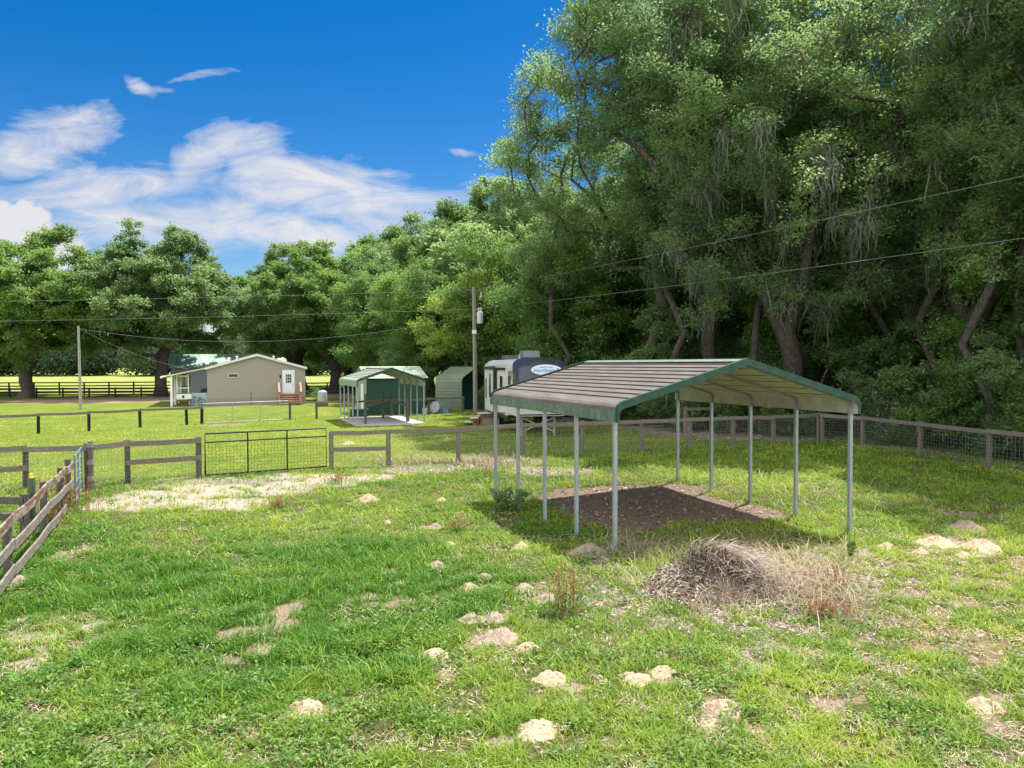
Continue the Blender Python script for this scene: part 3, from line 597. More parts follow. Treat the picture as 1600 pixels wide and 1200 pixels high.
# ---------------------------------------------------------------- fences
def post_board(m, x, y, z0, z1, w=.11):
    m.box(x-w/2, x+w/2, y-w/2, y+w/2, z0, z1)
def fence(name, label, pts, h, rails, postm, railm, mesh=None, pw=.12, rh=.14, group=None, round_=False, front=True, jit=.02, seed=1, mid=None, cat='fence'):
    """pts: ground points of the posts; rails: heights of rails that run all along; mid: {panel: height} extra rails"""
    rnd = random.Random(seed); x0, y0 = pts[0]; z0 = gzf(x0, y0); root = empty(name, (x0, y0, z0), 0, label, cat, group)
    T = [(p[0]-x0, p[1]-y0, gzf(*p)-z0) for p in pts]; tops = []
    for (x, y, z) in T:
        m = MB(); hh = h*(1+rnd.uniform(-jit, jit)*2); lx, ly = rnd.uniform(-jit, jit)*1.2, rnd.uniform(-jit, jit)*1.2
        if round_: m.tube([(x, y, z-.15), (x+lx*.5, y+ly*.5, z+hh*.6), (x+lx, y+ly, z+hh)], [pw*.55, pw*.5, pw*.48], 8)
        else: m.bar((x, y, z-.15), (x+lx, y+ly, z+hh), pw, pw*.9, up=(T[-1][0]-T[0][0], T[-1][1]-T[0][1], 0))
        m.build('post', postm, root, bevel=.008)
    dx, dy = T[-1][0]-T[0][0], T[-1][1]-T[0][1]; L_ = math.hypot(dx, dy); nx, ny = dy/L_, -dx/L_
    if ny > 0: nx, ny = -nx, -ny
    if not front: nx, ny = -nx, -ny
    o_ = pw/2+.02
    for i in range(len(T)-1):
        A, B = T[i], T[i+1]; ex, ey = (B[0]-A[0]), (B[1]-A[1]); l = math.hypot(ex, ey); ex, ey = ex/l*.05, ey/l*.05
        for r in list(rails)+([mid[i]] if mid and i in mid else []):
            m = MB(); ja, jb = rnd.uniform(-jit, jit), rnd.uniform(-jit, jit); cz = rnd.uniform(-jit, jit)*.7
            M_ = ((A[0]+B[0])/2+nx*o_, (A[1]+B[1])/2+ny*o_, (A[2]+B[2])/2+r+cz-.01)
            m.bar((A[0]-ex+nx*o_, A[1]-ey+ny*o_, A[2]+r+ja), M_, .035, rh); m.bar(M_, (B[0]+ex+nx*(o_+.002), B[1]+ey+ny*(o_+.002), B[2]+r+jb), .035, rh)
            m.build('rail', railm, root)
    if mesh:
        m = MB(); step, hz, top, rw = mesh
        for i in range(len(T)-1):
            A, B = T[i], T[i+1]; l = math.hypot(B[0]-A[0], B[1]-A[1]); k = int(l/step)
            at_ = lambda f, z: (A[0]+(B[0]-A[0])*f+nx*(pw/2+.008), A[1]+(B[1]-A[1])*f+ny*(pw/2+.008), A[2]+(B[2]-A[2])*f+z)
            for j in range(k+1):
                f = j/k; m.bar(at_(f, .03), at_(f, top), rw, rw)
            q = int(top/hz)
            for j in range(q+1): m.bar(at_(0, .03+j*hz), at_(1, .03+j*hz), rw, rw)
        m.build('wire_mesh', WIREM, root)
    return root
MESH = (.10, .10, 1.08, .0042)
FB = [G(40, 772), G(137, 771), G(200, 760), G(311, 748)]
FBl = [(FB[0][0]-2.2, FB[0][1]-.9)]+FB
fence('wooden_fence', 'grey board and wire fence left of the black gate', FBl, 1.2, [1.11], WOODD, WOOD, MESH, pw=.15, group='grey wire fences round the paddock', mid={0: .62, 3: .60}, seed=2)
FR = [G(518, 732), G(607, 728), G(716, 721), G(818, 713), G(910, 708), G(1002, 704), G(1077, 701), G(1145, 698), G(1209, 695)]
FR.append((FR[-1][0]+2.2, FR[-1][1]+.9))
fence('wooden_fence', 'grey board and wire fence running right from the black gate behind the large carport', FR, 1.2, [1.13], WOOD, WOOD, MESH, pw=.14, group='grey wire fences round the paddock', mid={0: .60}, seed=3)
F3 = [FR[-1], G(1348, 698), G(1437, 713), G(1545, 730)]; F3 += [(16.3, 21.4), (17.2, 18.5)]
F3 = [(F3[0][0]+.05, F3[0][1]-.25)]+F3[1:]
fence('wooden_fence', 'grey board and wire fence along the edge of the mossy wood on the right', F3, 1.2, [1.13], WOOD, WOOD, (.12, .12, 1.08, .0040), pw=.13, group='grey wire fences round the paddock', seed=4, front=True)
# black gate
def pipe_gate(name, label, A, B, z, h, m_, verts, hors, rad, mesh=None, lift=.07, cat='gate'):
    x0, y0 = A; bx, by = B[0]-A[0], B[1]-A[1]; l = math.hypot(bx, by); root = empty(name, (x0, y0, z), math.atan2(by, bx), label, cat)
    m = MB(); m.tube([(0, 0, lift), (0, 0, lift+h), (l, 0, lift+h), (l, 0, lift), (0, 0, lift)], rad, 8, cap=False); m.build('frame', m_, root)
    for f in verts: m = MB(); m.tube([(l*f, 0, lift), (l*f, 0, lift+h)], rad*.9, 8); m.build('upright', m_, root)
    for f in hors: m = MB(); m.tube([(0, 0, lift+h*f), (l, 0, lift+h*f)], rad*.85, 8); m.build('crossbar', m_, root)
    if mesh:
        m = MB(); st, top, rw, mm = mesh; k = int(l/st)
        for j in range(1, k): m.bar((l*j/k, .02, lift), (l*j/k, .02, lift+h*top), rw, rw)
        for j in range(int(h*top/st)): m.bar((0, .02, lift+j*st), (l, .02, lift+j*st), rw, rw)
        m.build('wire_mesh', mm, root)
    return root
ga, gb = G(321, 747), G(510, 733)
gt = pipe_gate('farm_gate', 'wide black tubular gate with wire mesh between the wooden fence posts', ga, gb, (gzf(*ga)+gzf(*gb))/2, 1.22, BLACKM, (.335, .66), (.79,), .025, (.10, .79, .005, BLACKM))
# far lawn fence line with silver gate
FC = [G(-75, 688), G(-15, 682), G(60, 677.5), G(139, 673.5), G(219, 667.8), G(292, 664), G(315, 663)]
fence('wooden_fence', 'low dark fence with one top rail crossing the lawn on the left', FC, .98, [.93], BLACKW, WOOD, None, pw=.13, rh=.12, group='one rail fences on the lawn', seed=5)
FC2 = [G(453, 655.6), G(495, 655), G(552, 654.2), G(612, 651.5), G(670, 648.5), G(724, 645.5)]
fence('wooden_fence', 'low dark one rail fence from the silver gate past the sheds', FC2, 1.1, [1.05], WOODD, WOOD, None, pw=.13, rh=.12, group='one rail fences on the lawn', seed=6)
gc, gd = G(318, 662.5), G(450, 656)
SILV = mat('silver_tube', (.34, .36, .36), .45, metal=.3)
pipe_gate('farm_gate', 'silver tubular mesh gate in front of the beige house', gc, gd, 0, 1.1, SILV, (.33, .66), (.83,), .022, (.12, .83, .004, WIREM), lift=.05)
def far_fence(label, pts, h, rails, seed, grp='black board fences by the field'):
    P = [pts[0]]
    for a, b in zip(pts[:-1], pts[1:]):
        k = max(1, round(math.dist(a, b)/2.6))
        P += [(a[0]+(b[0]-a[0])*j/k, a[1]+(b[1]-a[1])*j/k) for j in range(1, k+1)]
    return fence('board_fence', label, P, h, rails, BLACKW, BLACKW, None, pw=.14, rh=.13, group=grp, seed=seed, jit=.01)
fence('wooden_fence', 'old grey two rail fence in the wood shade behind the corner of the wire fence', [(8.2, 35.6), (10.6, 36.7), (13.0, 37.8), (15.4, 38.9)], 1.3, [1.15, .65], WOOD, WOOD, None, pw=.14, rh=.13, seed=21)
far_fence('black four rail fence nearest the big oaks on the left', [(-62, 76.5), (-36, 78.5)], 1.05, [.3, .62, .95], 7)
far_fence('tall black board fence farther back along the yellow field', [(-66, 82), (-24, 86)], 1.5, [.32, .70, 1.06, 1.42], 8)
far_fence('black board fence seen between the house and the green shed', [(-22, 78), (-9, 83)], 1.45, [.35, .72, 1.08, 1.40], 9)

# left corral
def corral():
    A, B = np.array([-6.45, 8.7]), np.array([-10.1, 17.2]); n = 4
    ts = [0, .32, .66, .885, 1.0]
    x0, y0 = B; root = empty('corral_fence', (x0, y0, gzf(x0, y0)), 0, 'weathered three board corral fence with peeling red top board, nearest the camera on the left', 'fence')
    P = [A+(B-A)*t-B for t in ts]; nn = np.array([.92, .39]); zz = gzf(x0, y0)
    hs_ = [1.08, 1.08, 1.07, 1.06, 1.12]
    for p, h in zip(P, hs_):
        z = gzf(p[0]+x0, p[1]+y0)-zz; m = MB(); m.tube([(p[0]-nn[0]*.08, p[1]-nn[1]*.08, z-.2), (p[0]-nn[0]*.08, p[1]-nn[1]*.08, z+h)], .065, 10); m.build('post', WOODD, root)
    for r, mm in ((1.0, WOODR), (.60, WOODP), (.20, WOODP)):
        for i in range(len(P)-1):
            if i == 3 and r < .3: continue
            rnd = random.Random(i*7+int(r*10)); a, b = P[i], P[i+1]; za, zb = gzf(a[0]+x0, a[1]+y0)-zz+r+rnd.uniform(-.02, .02), gzf(b[0]+x0, b[1]+y0)-zz+r+rnd.uniform(-.02, .02)
            m = MB(); k = 6; pr = None
            off = .01+.004*i
            for j in range(k+1):
                f = j/k; bow = -.035*math.sin(math.pi*f)*rnd.uniform(.6, 1.2); q = (a[0]+(b[0]-a[0])*f+nn[0]*off, a[1]+(b[1]-a[1])*f+nn[1]*off, za+(zb-za)*f+bow)
                if pr is not None: m.bar(pr, q, .032, .15)
                pr = q
            m.build('rail', mm, root)
    # gate from the end post to the wire fence
    a = (x0-.05, y0+.2); b = FB[1]; b = (b[0]-.02, b[1]-.22)
    BL = mat('pale_blue_tube', (.15, .21, .25), .45, metal=.2)
    g = pipe_gate('farm_gate', 'pale blue five bar tube gate at the end of the corral fence', a, b, gzf(*a)+.06, 1.05, BL, (.45,), (.2, .4, .6, .8), .021, None, lift=.05)
    # tall strap post beside the hinge post
    c = (FB[1][0]+.16, FB[1][1]-.12); r2 = empty('gate_post', (*c, gzf(*c)), 0, 'grey gate post with three pale straps where the pale blue gate meets the wire fence', 'post')
    m = MB(); m.box(-.05, .05, -.05, .05, -.1, 1.28); m.build('upright', WOODD, r2, bevel=.006)
    for z in (.25, .68, 1.12):
        m = MB(); m.box(-.062, .062, -.062, .062, z, z+.13); m.build('strap', WOODP, r2, bevel=.004)
    # green post
    c = G(51, 841); gp = empty('fence_post', (*c, gzf(*c)), 0, 'single round green post with a small yellow cap behind the corral fence', 'post')
    m = MB(); m.tube([(0, 0, -.2), (0, 0, 1.12)], .068, 14); m.build('upright', mat('green_treated_wood', (.07, .105, .065), .85, color2=(.11, .14, .09), vscale=6, stretch=(2, 2, .5)), gp)
    m = MB(); m.lathe((0, 0, 1.12), [(.045, 0), (.05, .02), (.03, .035), (.028, .06), (.036, .075), (.01, .095)], 12); m.build('cap', mat('yellow_plastic', (.65, .48, .02), .4), gp)
    # short side fence going off to the left
    Q = [G(39, 845), (-11.2, 14.9), (-13.2, 15.6)]
    fence('wooden_fence', 'short low dark fence leading off left behind the corral fence', Q, .85, [.72, .42], WOODD, WOODD, None, pw=.13, seed=11)
corral()
# ---------------------------------------------------------------- house
def siding(name, c, period, dark=.72):
    m = mat(name, c, .7); t = m.node_tree; b = t.nodes['Principled BSDF']
    tcn = N(t, 'ShaderNodeTexCoord'); s_ = N(t, 'ShaderNodeSeparateXYZ'); t.links.new(tcn.outputs['Object'], s_.inputs[0])
    f = mth(t, 'FRACT', mth(t, 'DIVIDE', s_.outputs[2], period)); bp = N(t, 'ShaderNodeBump'); bp.inputs['Strength'].default_value = .4; bp.inputs['Distance'].default_value = .02
    t.links.new(mth(t, 'SUBTRACT', 1.0, f), bp.inputs['Height']); t.links.new(bp.outputs[0], b.inputs['Normal'])
    x = N(t, 'ShaderNodeMix', data_type='RGBA'); x.inputs[6].default_value = (*c, 1); x.inputs[7].default_value = (*[k*dark for k in c], 1)
    t.links.new(mth(t, 'LESS_THAN', f, .12), x.inputs[0]); t.links.new(x.outputs[2], b.inputs['Base Color']); return m
BEIGE = siding('beige_siding', (.32, .29, .262), .20, .86)
SKIRT = mat('skirting', (.33, .27, .24), .8, color2=(.28, .23, .20), vscale=4)
OFFW = mat('off_white_trim', (.68, .66, .62), .5); SHING = mat('light_shingle', (.38, .37, .36), .9, color2=(.46, .45, .44), vscale=10)
GLASSD = mat('dark_glass', (.015, .018, .025), .08, spec=.6)
REDWOOD = mat('reddish_deck_wood', (.30, .17, .13), .8, color2=(.40, .26, .21), vscale=5, stretch=(1, 1, 4))
BROWNW = mat('brown_deck_wood', (.16, .065, .045), .85, color2=(.24, .12, .085), vscale=6)
HA = G(324, 634); HY = 0.345; HW, HD = 7.75, 15.0; EZ, RZ = 3.12, 4.22
def house():
    root = empty('mobile_home', (*HA, 0), HY, 'beige sided mobile home with a white door and low gable roof on the lawn', 'house')
    m = MB(); m.prism([(0, .62), (HW, .62), (HW, EZ-.05), (HW/2, RZ-.08), (0, EZ-.05)], 'y', 0, .12); m.build('gable_wall', BEIGE, root)
    for x in (0, HW-.12):
        m = MB(); m.box(x, x+.12, .12, HD, .62, EZ-.05); m.build('side_wall', BEIGE, root)
    m = MB(); m.prism([(0.12, .62), (HW-.12, .62), (HW-.12, EZ-.05), (HW/2, RZ-.1), (.12, EZ-.05)], 'y', HD-.12, HD-.002); m.build('back_wall', BEIGE, root)
    m = MB(); m.box(-.01, HW+.01, -.012, .10, -.1, .615)
    for k in range(40): x = HW*(k+.5)/40; m.box(x-.012, x+.012, -.022, -.0125, 0, .6)
    m.build('skirting', SKIRT, root)
    m = MB(); m.box(-.01, .1, .1, HD, -.1, .615); m.box(HW-.1, HW+.01, .1, HD, -.1, .615); m.build('skirting', SKIRT, root)
    for s in (0, 1):
        x0, x1 = (-.12, HW/2) if s == 0 else (HW+.12, HW/2)
        m = MB(); z0, z1 = EZ-.03, RZ; m.prism([(x0, z0), (x1, z1), (x1, z1-.1), (x0, z0-.1)], 'y', -.17, HD+.2); rf = m.build('roof', SHING, root)
        m = MB(); m.prism([(x0-(.03 if s == 0 else -.03), z0+.02), (x1, z1+.03), (x1, z1-.17), (x0-(.03 if s == 0 else -.03), z0-.17)], 'y', -.21, -.173); m.build('fascia', OFFW, rf)
        for (fy, fx) in ((3.0, .45), (7, .6), (10, .3)):
            xx = x0+(x1-x0)*fx; zz = z0+(z1-z0)*fx
            v = MB(); v.tube([(xx, fy, zz-.05), (xx, fy, zz+.28)], .07, 10); v.lathe((xx, fy, zz+.28), [(.12, 0), (.12, .05), (.02, .09)], 10); v.build('roof_vent', OFFW, rf)
    v = MB(); v.prism([(HW-2.1, 3.48), (HW-2.0, 3.95), (HW-1.3, 3.88), (HW-1.15, 3.3)], 'y', 5.0, 5.9); v.build('roof_hood', WHITE, root)
    # window
    m = MB(); wx = .34*HW*0+1.62; m.box(wx, wx+.80, -.03, -.001, 2.28, 2.62); w = m.build('window', OFFW, root)
    m = MB(); m.box(wx+.05, wx+.75, -.042, -.0305, 2.33, 2.57); m.build('pane', GLASSD, w)
    # door
    dx = HW*.765; m = MB(); m.box(dx-.06, dx+.96, -.03, -.001, .88, 2.88); fr = m.build('door_frame', OFFW, root)
    m = MB(); m.box(dx, dx+.90, -.05, -.031, .92, 2.82); d = m.build('door', mat('white_door', (.70, .76, .84), .4), root)
    g = MB()
    for i in range(3):
        for j in range(3): g.box(dx+.23+.155*i, dx+.36+.155*i, -.056, -.0505, 1.80+.25*j, 2.01+.25*j)
    g.build('pane', GLASSD, d)
    h = MB(); h.lathe((dx+.82, -.08, 1.62), [(.01, -.03), (.035, -.02), (.035, .02), (.01, .03)], 10); h.build('handle', GALV, d)
    m = MB(); m.box(dx-.26, dx-.16, -.12, -.002, 2.45, 2.5); m.lathe((dx-.21, -.11, 2.22), [(.035, 0), (.06, .05), (.06, .18), (.03, .24)], 10); m.build('wall_lamp', BLACKM, root)
    m = MB(); m.box(HW*.43, HW*.43+.05, -.05, -.0225, .0, 1.05); m.build('pipe', BROWNW, root)
    # steps
    st = MB(); x0, x1 = dx-.32, dx+1.28; n = 5
    for k in range(n): st.box(x0+.05, x1-.05, -1.95+.30*k, -1.95+.30*k+.29+(.42 if k == n-1 else 0), .14+.17*k, .19+.17*k)
    st.build('tread', REDWOOD, root)
    st = MB()
    for k in range(n): st.box(x0+.07, x1-.07, -1.93+.30*k, -1.91+.30*k, .0+.17*k, .135+.17*k)
    st.build('riser', BROWNW, root)
    st = MB()
    for x in (x0, x1):
        st.prism([(-2.0, -.05), (-2.0, .12), (-.75, .86), (-.04, .86), (-.04, -.05)], 'x', x-.03, x+.03)
    st.build('stringer', BROWNW, root)
    for x in (x0-.06, x1+.06):
        h = MB(); h.bar((x, -1.92, 1.05), (x, -.75, 1.80), .15, .12); h.bar((x, -.752, 1.80), (x, -.05, 1.80), .15, .12)
        h.bar((x, -1.90, -.05), (x, -1.90, 1.0), .10, .10); h.bar((x, -.7, .1), (x, -.7, 1.74), .10, .10); h.bar((x, -1.92, .65), (x, -.75, 1.38), .05, .12)
        h.build('handrail', REDWOOD, root)
    # porch on the left
    pw = 3.3; m = MB(); m.prism([(-.125, EZ-.02), (-.125, EZ-.1), (-pw, 2.34), (-pw, 2.42)], 'y', -.15, 11.0); pr = m.build('porch_roof', OFFW, root)
    m = MB(); m.prism([(-pw-.16, 2.43), (-pw-.003, 2.43), (-pw-.003, 2.31), (-pw-.05, 2.25), (-pw-.13, 2.27)], 'y', -.18, 11.0)
    m.build('gutter', WHITE, pr)
    for y in (.0, 3.2, 6.4, 9.6):
        m = MB(); m.box(-pw+.55, -pw+.72, y, y+.15, 0, 2.5); m.build('porch_column', WHITE, root)
    for y in (0.6,):
        for x in (-pw+.95, -pw+1.82):
            m = MB(); m.box(x, x+.08, y, y+.08, .85, 2.6); m.build('porch_rail_post', WHITE, root)
        for zr_ in (1.42, 2.38): m = MB(); m.box(-pw+1.03, -pw+1.82, y+.01, y+.06, zr_, zr_+.08); m.build('porch_rail', WHITE, root)
    m = MB(); m.box(-1.42, -.02, .35, .45, 0, 1.05); m.build('low_porch_wall', mat('pale_blue_board', (.36, .44, .47), .6), root)
    # dish
    m = MB(); m.tube([(-.05, -.05, EZ-.3), (-.05, -.05, EZ+.35)], .03, 8); m.build('dish_mast', GALV, root)
    dm = MB(); dm.lathe((0, 0, 0), [(.27, .08), (.2, .04), (.12, .012), (.02, 0)], 18); d = dm.build('satellite_dish', mat('dish_grey', (.40, .42, .44), .4), root, (-.05, -.15, EZ+.45)); d.rotation_euler = (R(60), 0, R(35)); so_ = d.modifiers.new('t', 'SOLIDIFY'); so_.thickness = .015
house()
def hl(a, b): return loc2(HA, HY, a, b)
# white chest on the porch, plants and bicycle
def porch_stuff():
    c = hl(-2.35, .3); r = empty('chest', (*c, 0), HY, 'white chest with a dark square panel on brown legs under the house porch', 'chest')
    m = MB(); m.box(0, 1.15, 0, .5, .55, 1.0); m.build('body', WHITE, r, bevel=.01)
    m = MB(); m.box(-.03, 1.18, -.02, .52, 1.003, 1.05); m.build('lid', mat('chest_lid', (.12, .12, .12), .5), r)
    m = MB(); m.box(.44, .62, -.012, -.001, .66, .86); m.build('panel', BLACKM, r)
    m = MB()
    for x in (.03, 1.05):
        for y in (.03, .42): m.box(x, x+.07, y, y+.07, 0, .549)
    m.box(.1, 1.05, .04, .09, .40, .52); m.build('frame', BROWNW, r)
    c = hl(-.85, .12); r = empty('bicycle', (*c, 0), HY+.1, 'small dark bicycle leaning at the pale blue porch wall', 'bicycle')
    for x in (-.42, .42):
        m = MB(); m.tube([(x+.27*math.cos(t), 0, .29+.27*math.sin(t)) for t in np.linspace(0, 2*math.pi, 21)], .02, 6, cap=False)
        for k in range(6): t = k*math.pi/6; m.tube([(x-.26*math.cos(t), 0, .29-.26*math.sin(t)), (x+.26*math.cos(t), 0, .29+.26*math.sin(t))], .004, 4)
        m.build('wheel', BLACKM, r)
    m = MB()
    for a, b in (((-.42, 0, .29), (-.05, 0, .30)), ((-.42, 0, .29), (-.15, 0, .68)), ((-.15, 0, .72), (-.05, 0, .30)), ((-.05, 0, .30), (.30, 0, .62)), ((-.15, 0, .66), (.30, 0, .66)), ((.28, 0, .78), (.42, 0, .29))): m.tube([a, b], .018, 6)
    m.build('frame', mat('bike_green', (.02, .06, .05), .4), r)
    m = MB(); m.tube([(.26, -.24, .82), (.28, 0, .79), (.26, .24, .82)], .014, 6); m.build('handlebar', BLACKM, r)
    m = MB(); m.prism([(-.28, .74), (-.28, .79), (-.02, .78), (-.02, .75)], 'y', -.07, .07); m.build('saddle', BLACKM, r)
porch_stuff()
def barn():
    a = (-28.2, 86); r = empty('green_roofed_barn', (*a, 0), .25, 'barn with a pale green metal roof and grey blue walls, partly hidden behind the house', 'barn')
    m = MB(); m.box(-10, 1.5, 0, .1, 0, 3.1); m.box(-10, 1.5, 6, 6.1, 0, 3.1); m.box(-10, -9.9, .1, 6, 0, 3.1); m.box(1.4, 1.5, .1, 6, 0, 3.1); m.build('wall', siding('blue_grey_siding', (.30, .34, .36), .3), r)
    for y0, y1 in ((-.8, 3.05), (6.9, 3.05)):
        m = MB(); m.add([(-10.5, y0, 3.05), (2, y0, 3.05), (2, y1, 4.55), (-10.5, y1, 4.55)], [(0, 1, 2, 3)])
        for k in range(14): x = -10.5+12.5*k/13; m.bar((x, y0, 3.07), (x, y1, 4.57), .05, .04)
        o = m.build('roof', mat('green_tin', (.28, .44, .35), .6, color2=(.40, .56, .46), vscale=1), r); s_ = o.modifiers.new('t', 'SOLIDIFY'); s_.thickness = .04
    m = MB(); m.box(-9.2, -8.0, -.03, -.001, .9, 2.3); w = m.build('window', mat('dark_frame', (.04, .045, .04), .6), r)
    m = MB(); m.box(-9.0, -8.65, -.05, -.031, 1.0, 2.2); m.box(-8.55, -8.2, -.05, -.031, 1.0, 2.2); m.build('pane', mat('yellow_green_pane', (.40, .42, .16), .3), w)  # panes coloured a flat yellow green
barn()
def vehicle():
    a = hl(-1.35, 17.5); r = empty('parked_car', (*a, 0), HY+.05, 'dark parked car seen through the house porch', 'car')
    pr_ = [(0, .45), (.05, .85), (.9, .98), (1.45, 1.42), (2.9, 1.45), (3.5, 1.0), (4.3, .88), (4.4, .45)]
    m = MB(); m.prism(pr_, 'y', 0, 1.75); m.build('body', mat('dark_car_paint', (.02, .025, .035), .25, spec=.5), r, bevel=.06)
    m = MB(); m.prism([(1.1, 1.05), (1.5, 1.36), (2.85, 1.38), (3.3, 1.05)], 'y', -.015, -.003); m.build('window', GLASSD, r)
    for x in (.85, 3.5):
        for y in (-.03, 1.55):
            m = MB(); m.tube([(x, y, .33), (x, y+.22, .33)], .33, 18); w = m.build('wheel', BLACKM, r)
            m = MB(); m.tube([(x, y-.01, .33), (x, y+.01, .33)], .19, 14); m.build('rim', GALV, w)
    for z in (.75,):
        m = MB(); m.box(.03, .06, .2, .5, z-.06, z+.06); m.build('headlight', OFFW, r)
vehicle()
def tank():
    c = G(504, 635); r = empty('water_tank', (*c, gzf(*c)), .3, 'grey cylindrical tank on a reddish block base beside the house steps', 'tank')
    m = MB(); m.box(-.42, .42, -.42, .42, -.05, .28); m.build('base', mat('red_block', (.20, .10, .09), .9, var=.3), r)
    m = MB(); m.lathe((0, 0, .28), [(.36, 0), (.37, .05), (.37, .8), (.33, .92), (.18, 1.0), (.05, 1.02)], 22); m.build('drum', mat('grey_drum', (.32, .35, .38), .5), r)
    m = MB(); m.lathe((0, 0, 1.06), [(.37, 0), (.38, .02), (.37, .05)], 22); m.build('band', GALV, r)
tank()
def bin_():
    c = G(549, 654); r = empty('storage_box', (*c, gzf(*c)), YAW, 'dark green storage box with lid at the back left of the small carport slab', 'box')
    m = MB(); m.box(0, 1.05, 0, .55, .02, .50); m.build('body', mat('dark_green_plastic', (.012, .075, .055), .5), r, bevel=.02)
    m = MB(); m.box(-.03, 1.08, -.03, .58, .503, .58); m.build('lid', mat('green_plastic_lid', (.03, .13, .09), .45), r, bevel=.02)
    c = G(626, 641); r = empty('metal_rack', (*c, gzf(*c)), YAW, 'grey open metal rack standing behind the thick post of the small carport', 'rack')
    m = MB()
    for x in (0, .55):
        for y in (0, .35): m.box(x, x+.04, y, y+.04, 0, 1.45)
    m.build('upright', GALV, r)
    for z in (.5, .92, 1.4): m = MB(); m.box(-.01, .60, -.01, .40, z, z+.03); m.build('shelf', GALV, r)
    c = G(664, 648); r = empty('bucket', (*c, gzf(*c)), 0, 'dirty white bucket by the fence post right of the green shed', 'bucket')
    m = MB(); m.lathe((0, 0, 0), [(.15, 0), (.18, .34), (.19, .35), (.19, .38)], 16); m.build('pail', OFFW, r)
    m = MB(); m.tube([(-.18, 0, .34), (-.12, 0, .48), (0, 0, .54), (.12, 0, .48), (.18, 0, .34)], .008, 5); m.build('handle', GALV, r)
    c = G(679, 646); r = empty('satellite_dish', (*c, gzf(*c)), R(-25), 'old round grey satellite dish standing on the ground by the small shed', 'satellite dish')
    m = MB(); m.lathe((0, 0, 0), [(.40, .12), (.31, .065), (.2, .028), (.02, 0)], 20); d = m.build('reflector', mat('dish_mesh', (.36, .38, .40), .5), r, (0, .1, .40)); d.rotation_euler = (R(75), 0, 0); q = d.modifiers.new('t', 'SOLIDIFY'); q.thickness = .015
    m = MB(); m.tube([(-.3, 0, .1), (0, -.35, .42), (.3, 0, .1)], .012, 6); m.tube([(0, -.35, .42), (0, .1, .7)], .012, 6); m.build('feed_arm', WHITE, r)
    m = MB(); m.tube([(0, .12, .4), (0, .3, 0)], .03, 8); m.build('stand', GALV, r)
    c = G(695, 645); r = empty('tarp_heap', (*c, gzf(*c)), 0, 'blue grey tarp heap on the ground right of the round satellite dish', 'tarp')
    m = MB(); rr = random.Random(2); n = 14
    m.lathe((0, 0, 0), [(.42, 0), (.38, .14), (.27, .27), (.12, .36), (.02, .38)], n)
    m.v = [(x*(1+rr.uniform(-.18, .18)), y*(1+rr.uniform(-.18, .18)), z*(1+rr.uniform(-.15, .1))) for x, y, z in m.v]; m.build('cover', mat('blue_tarp', (.12, .19, .27), .5), r)
bin_()
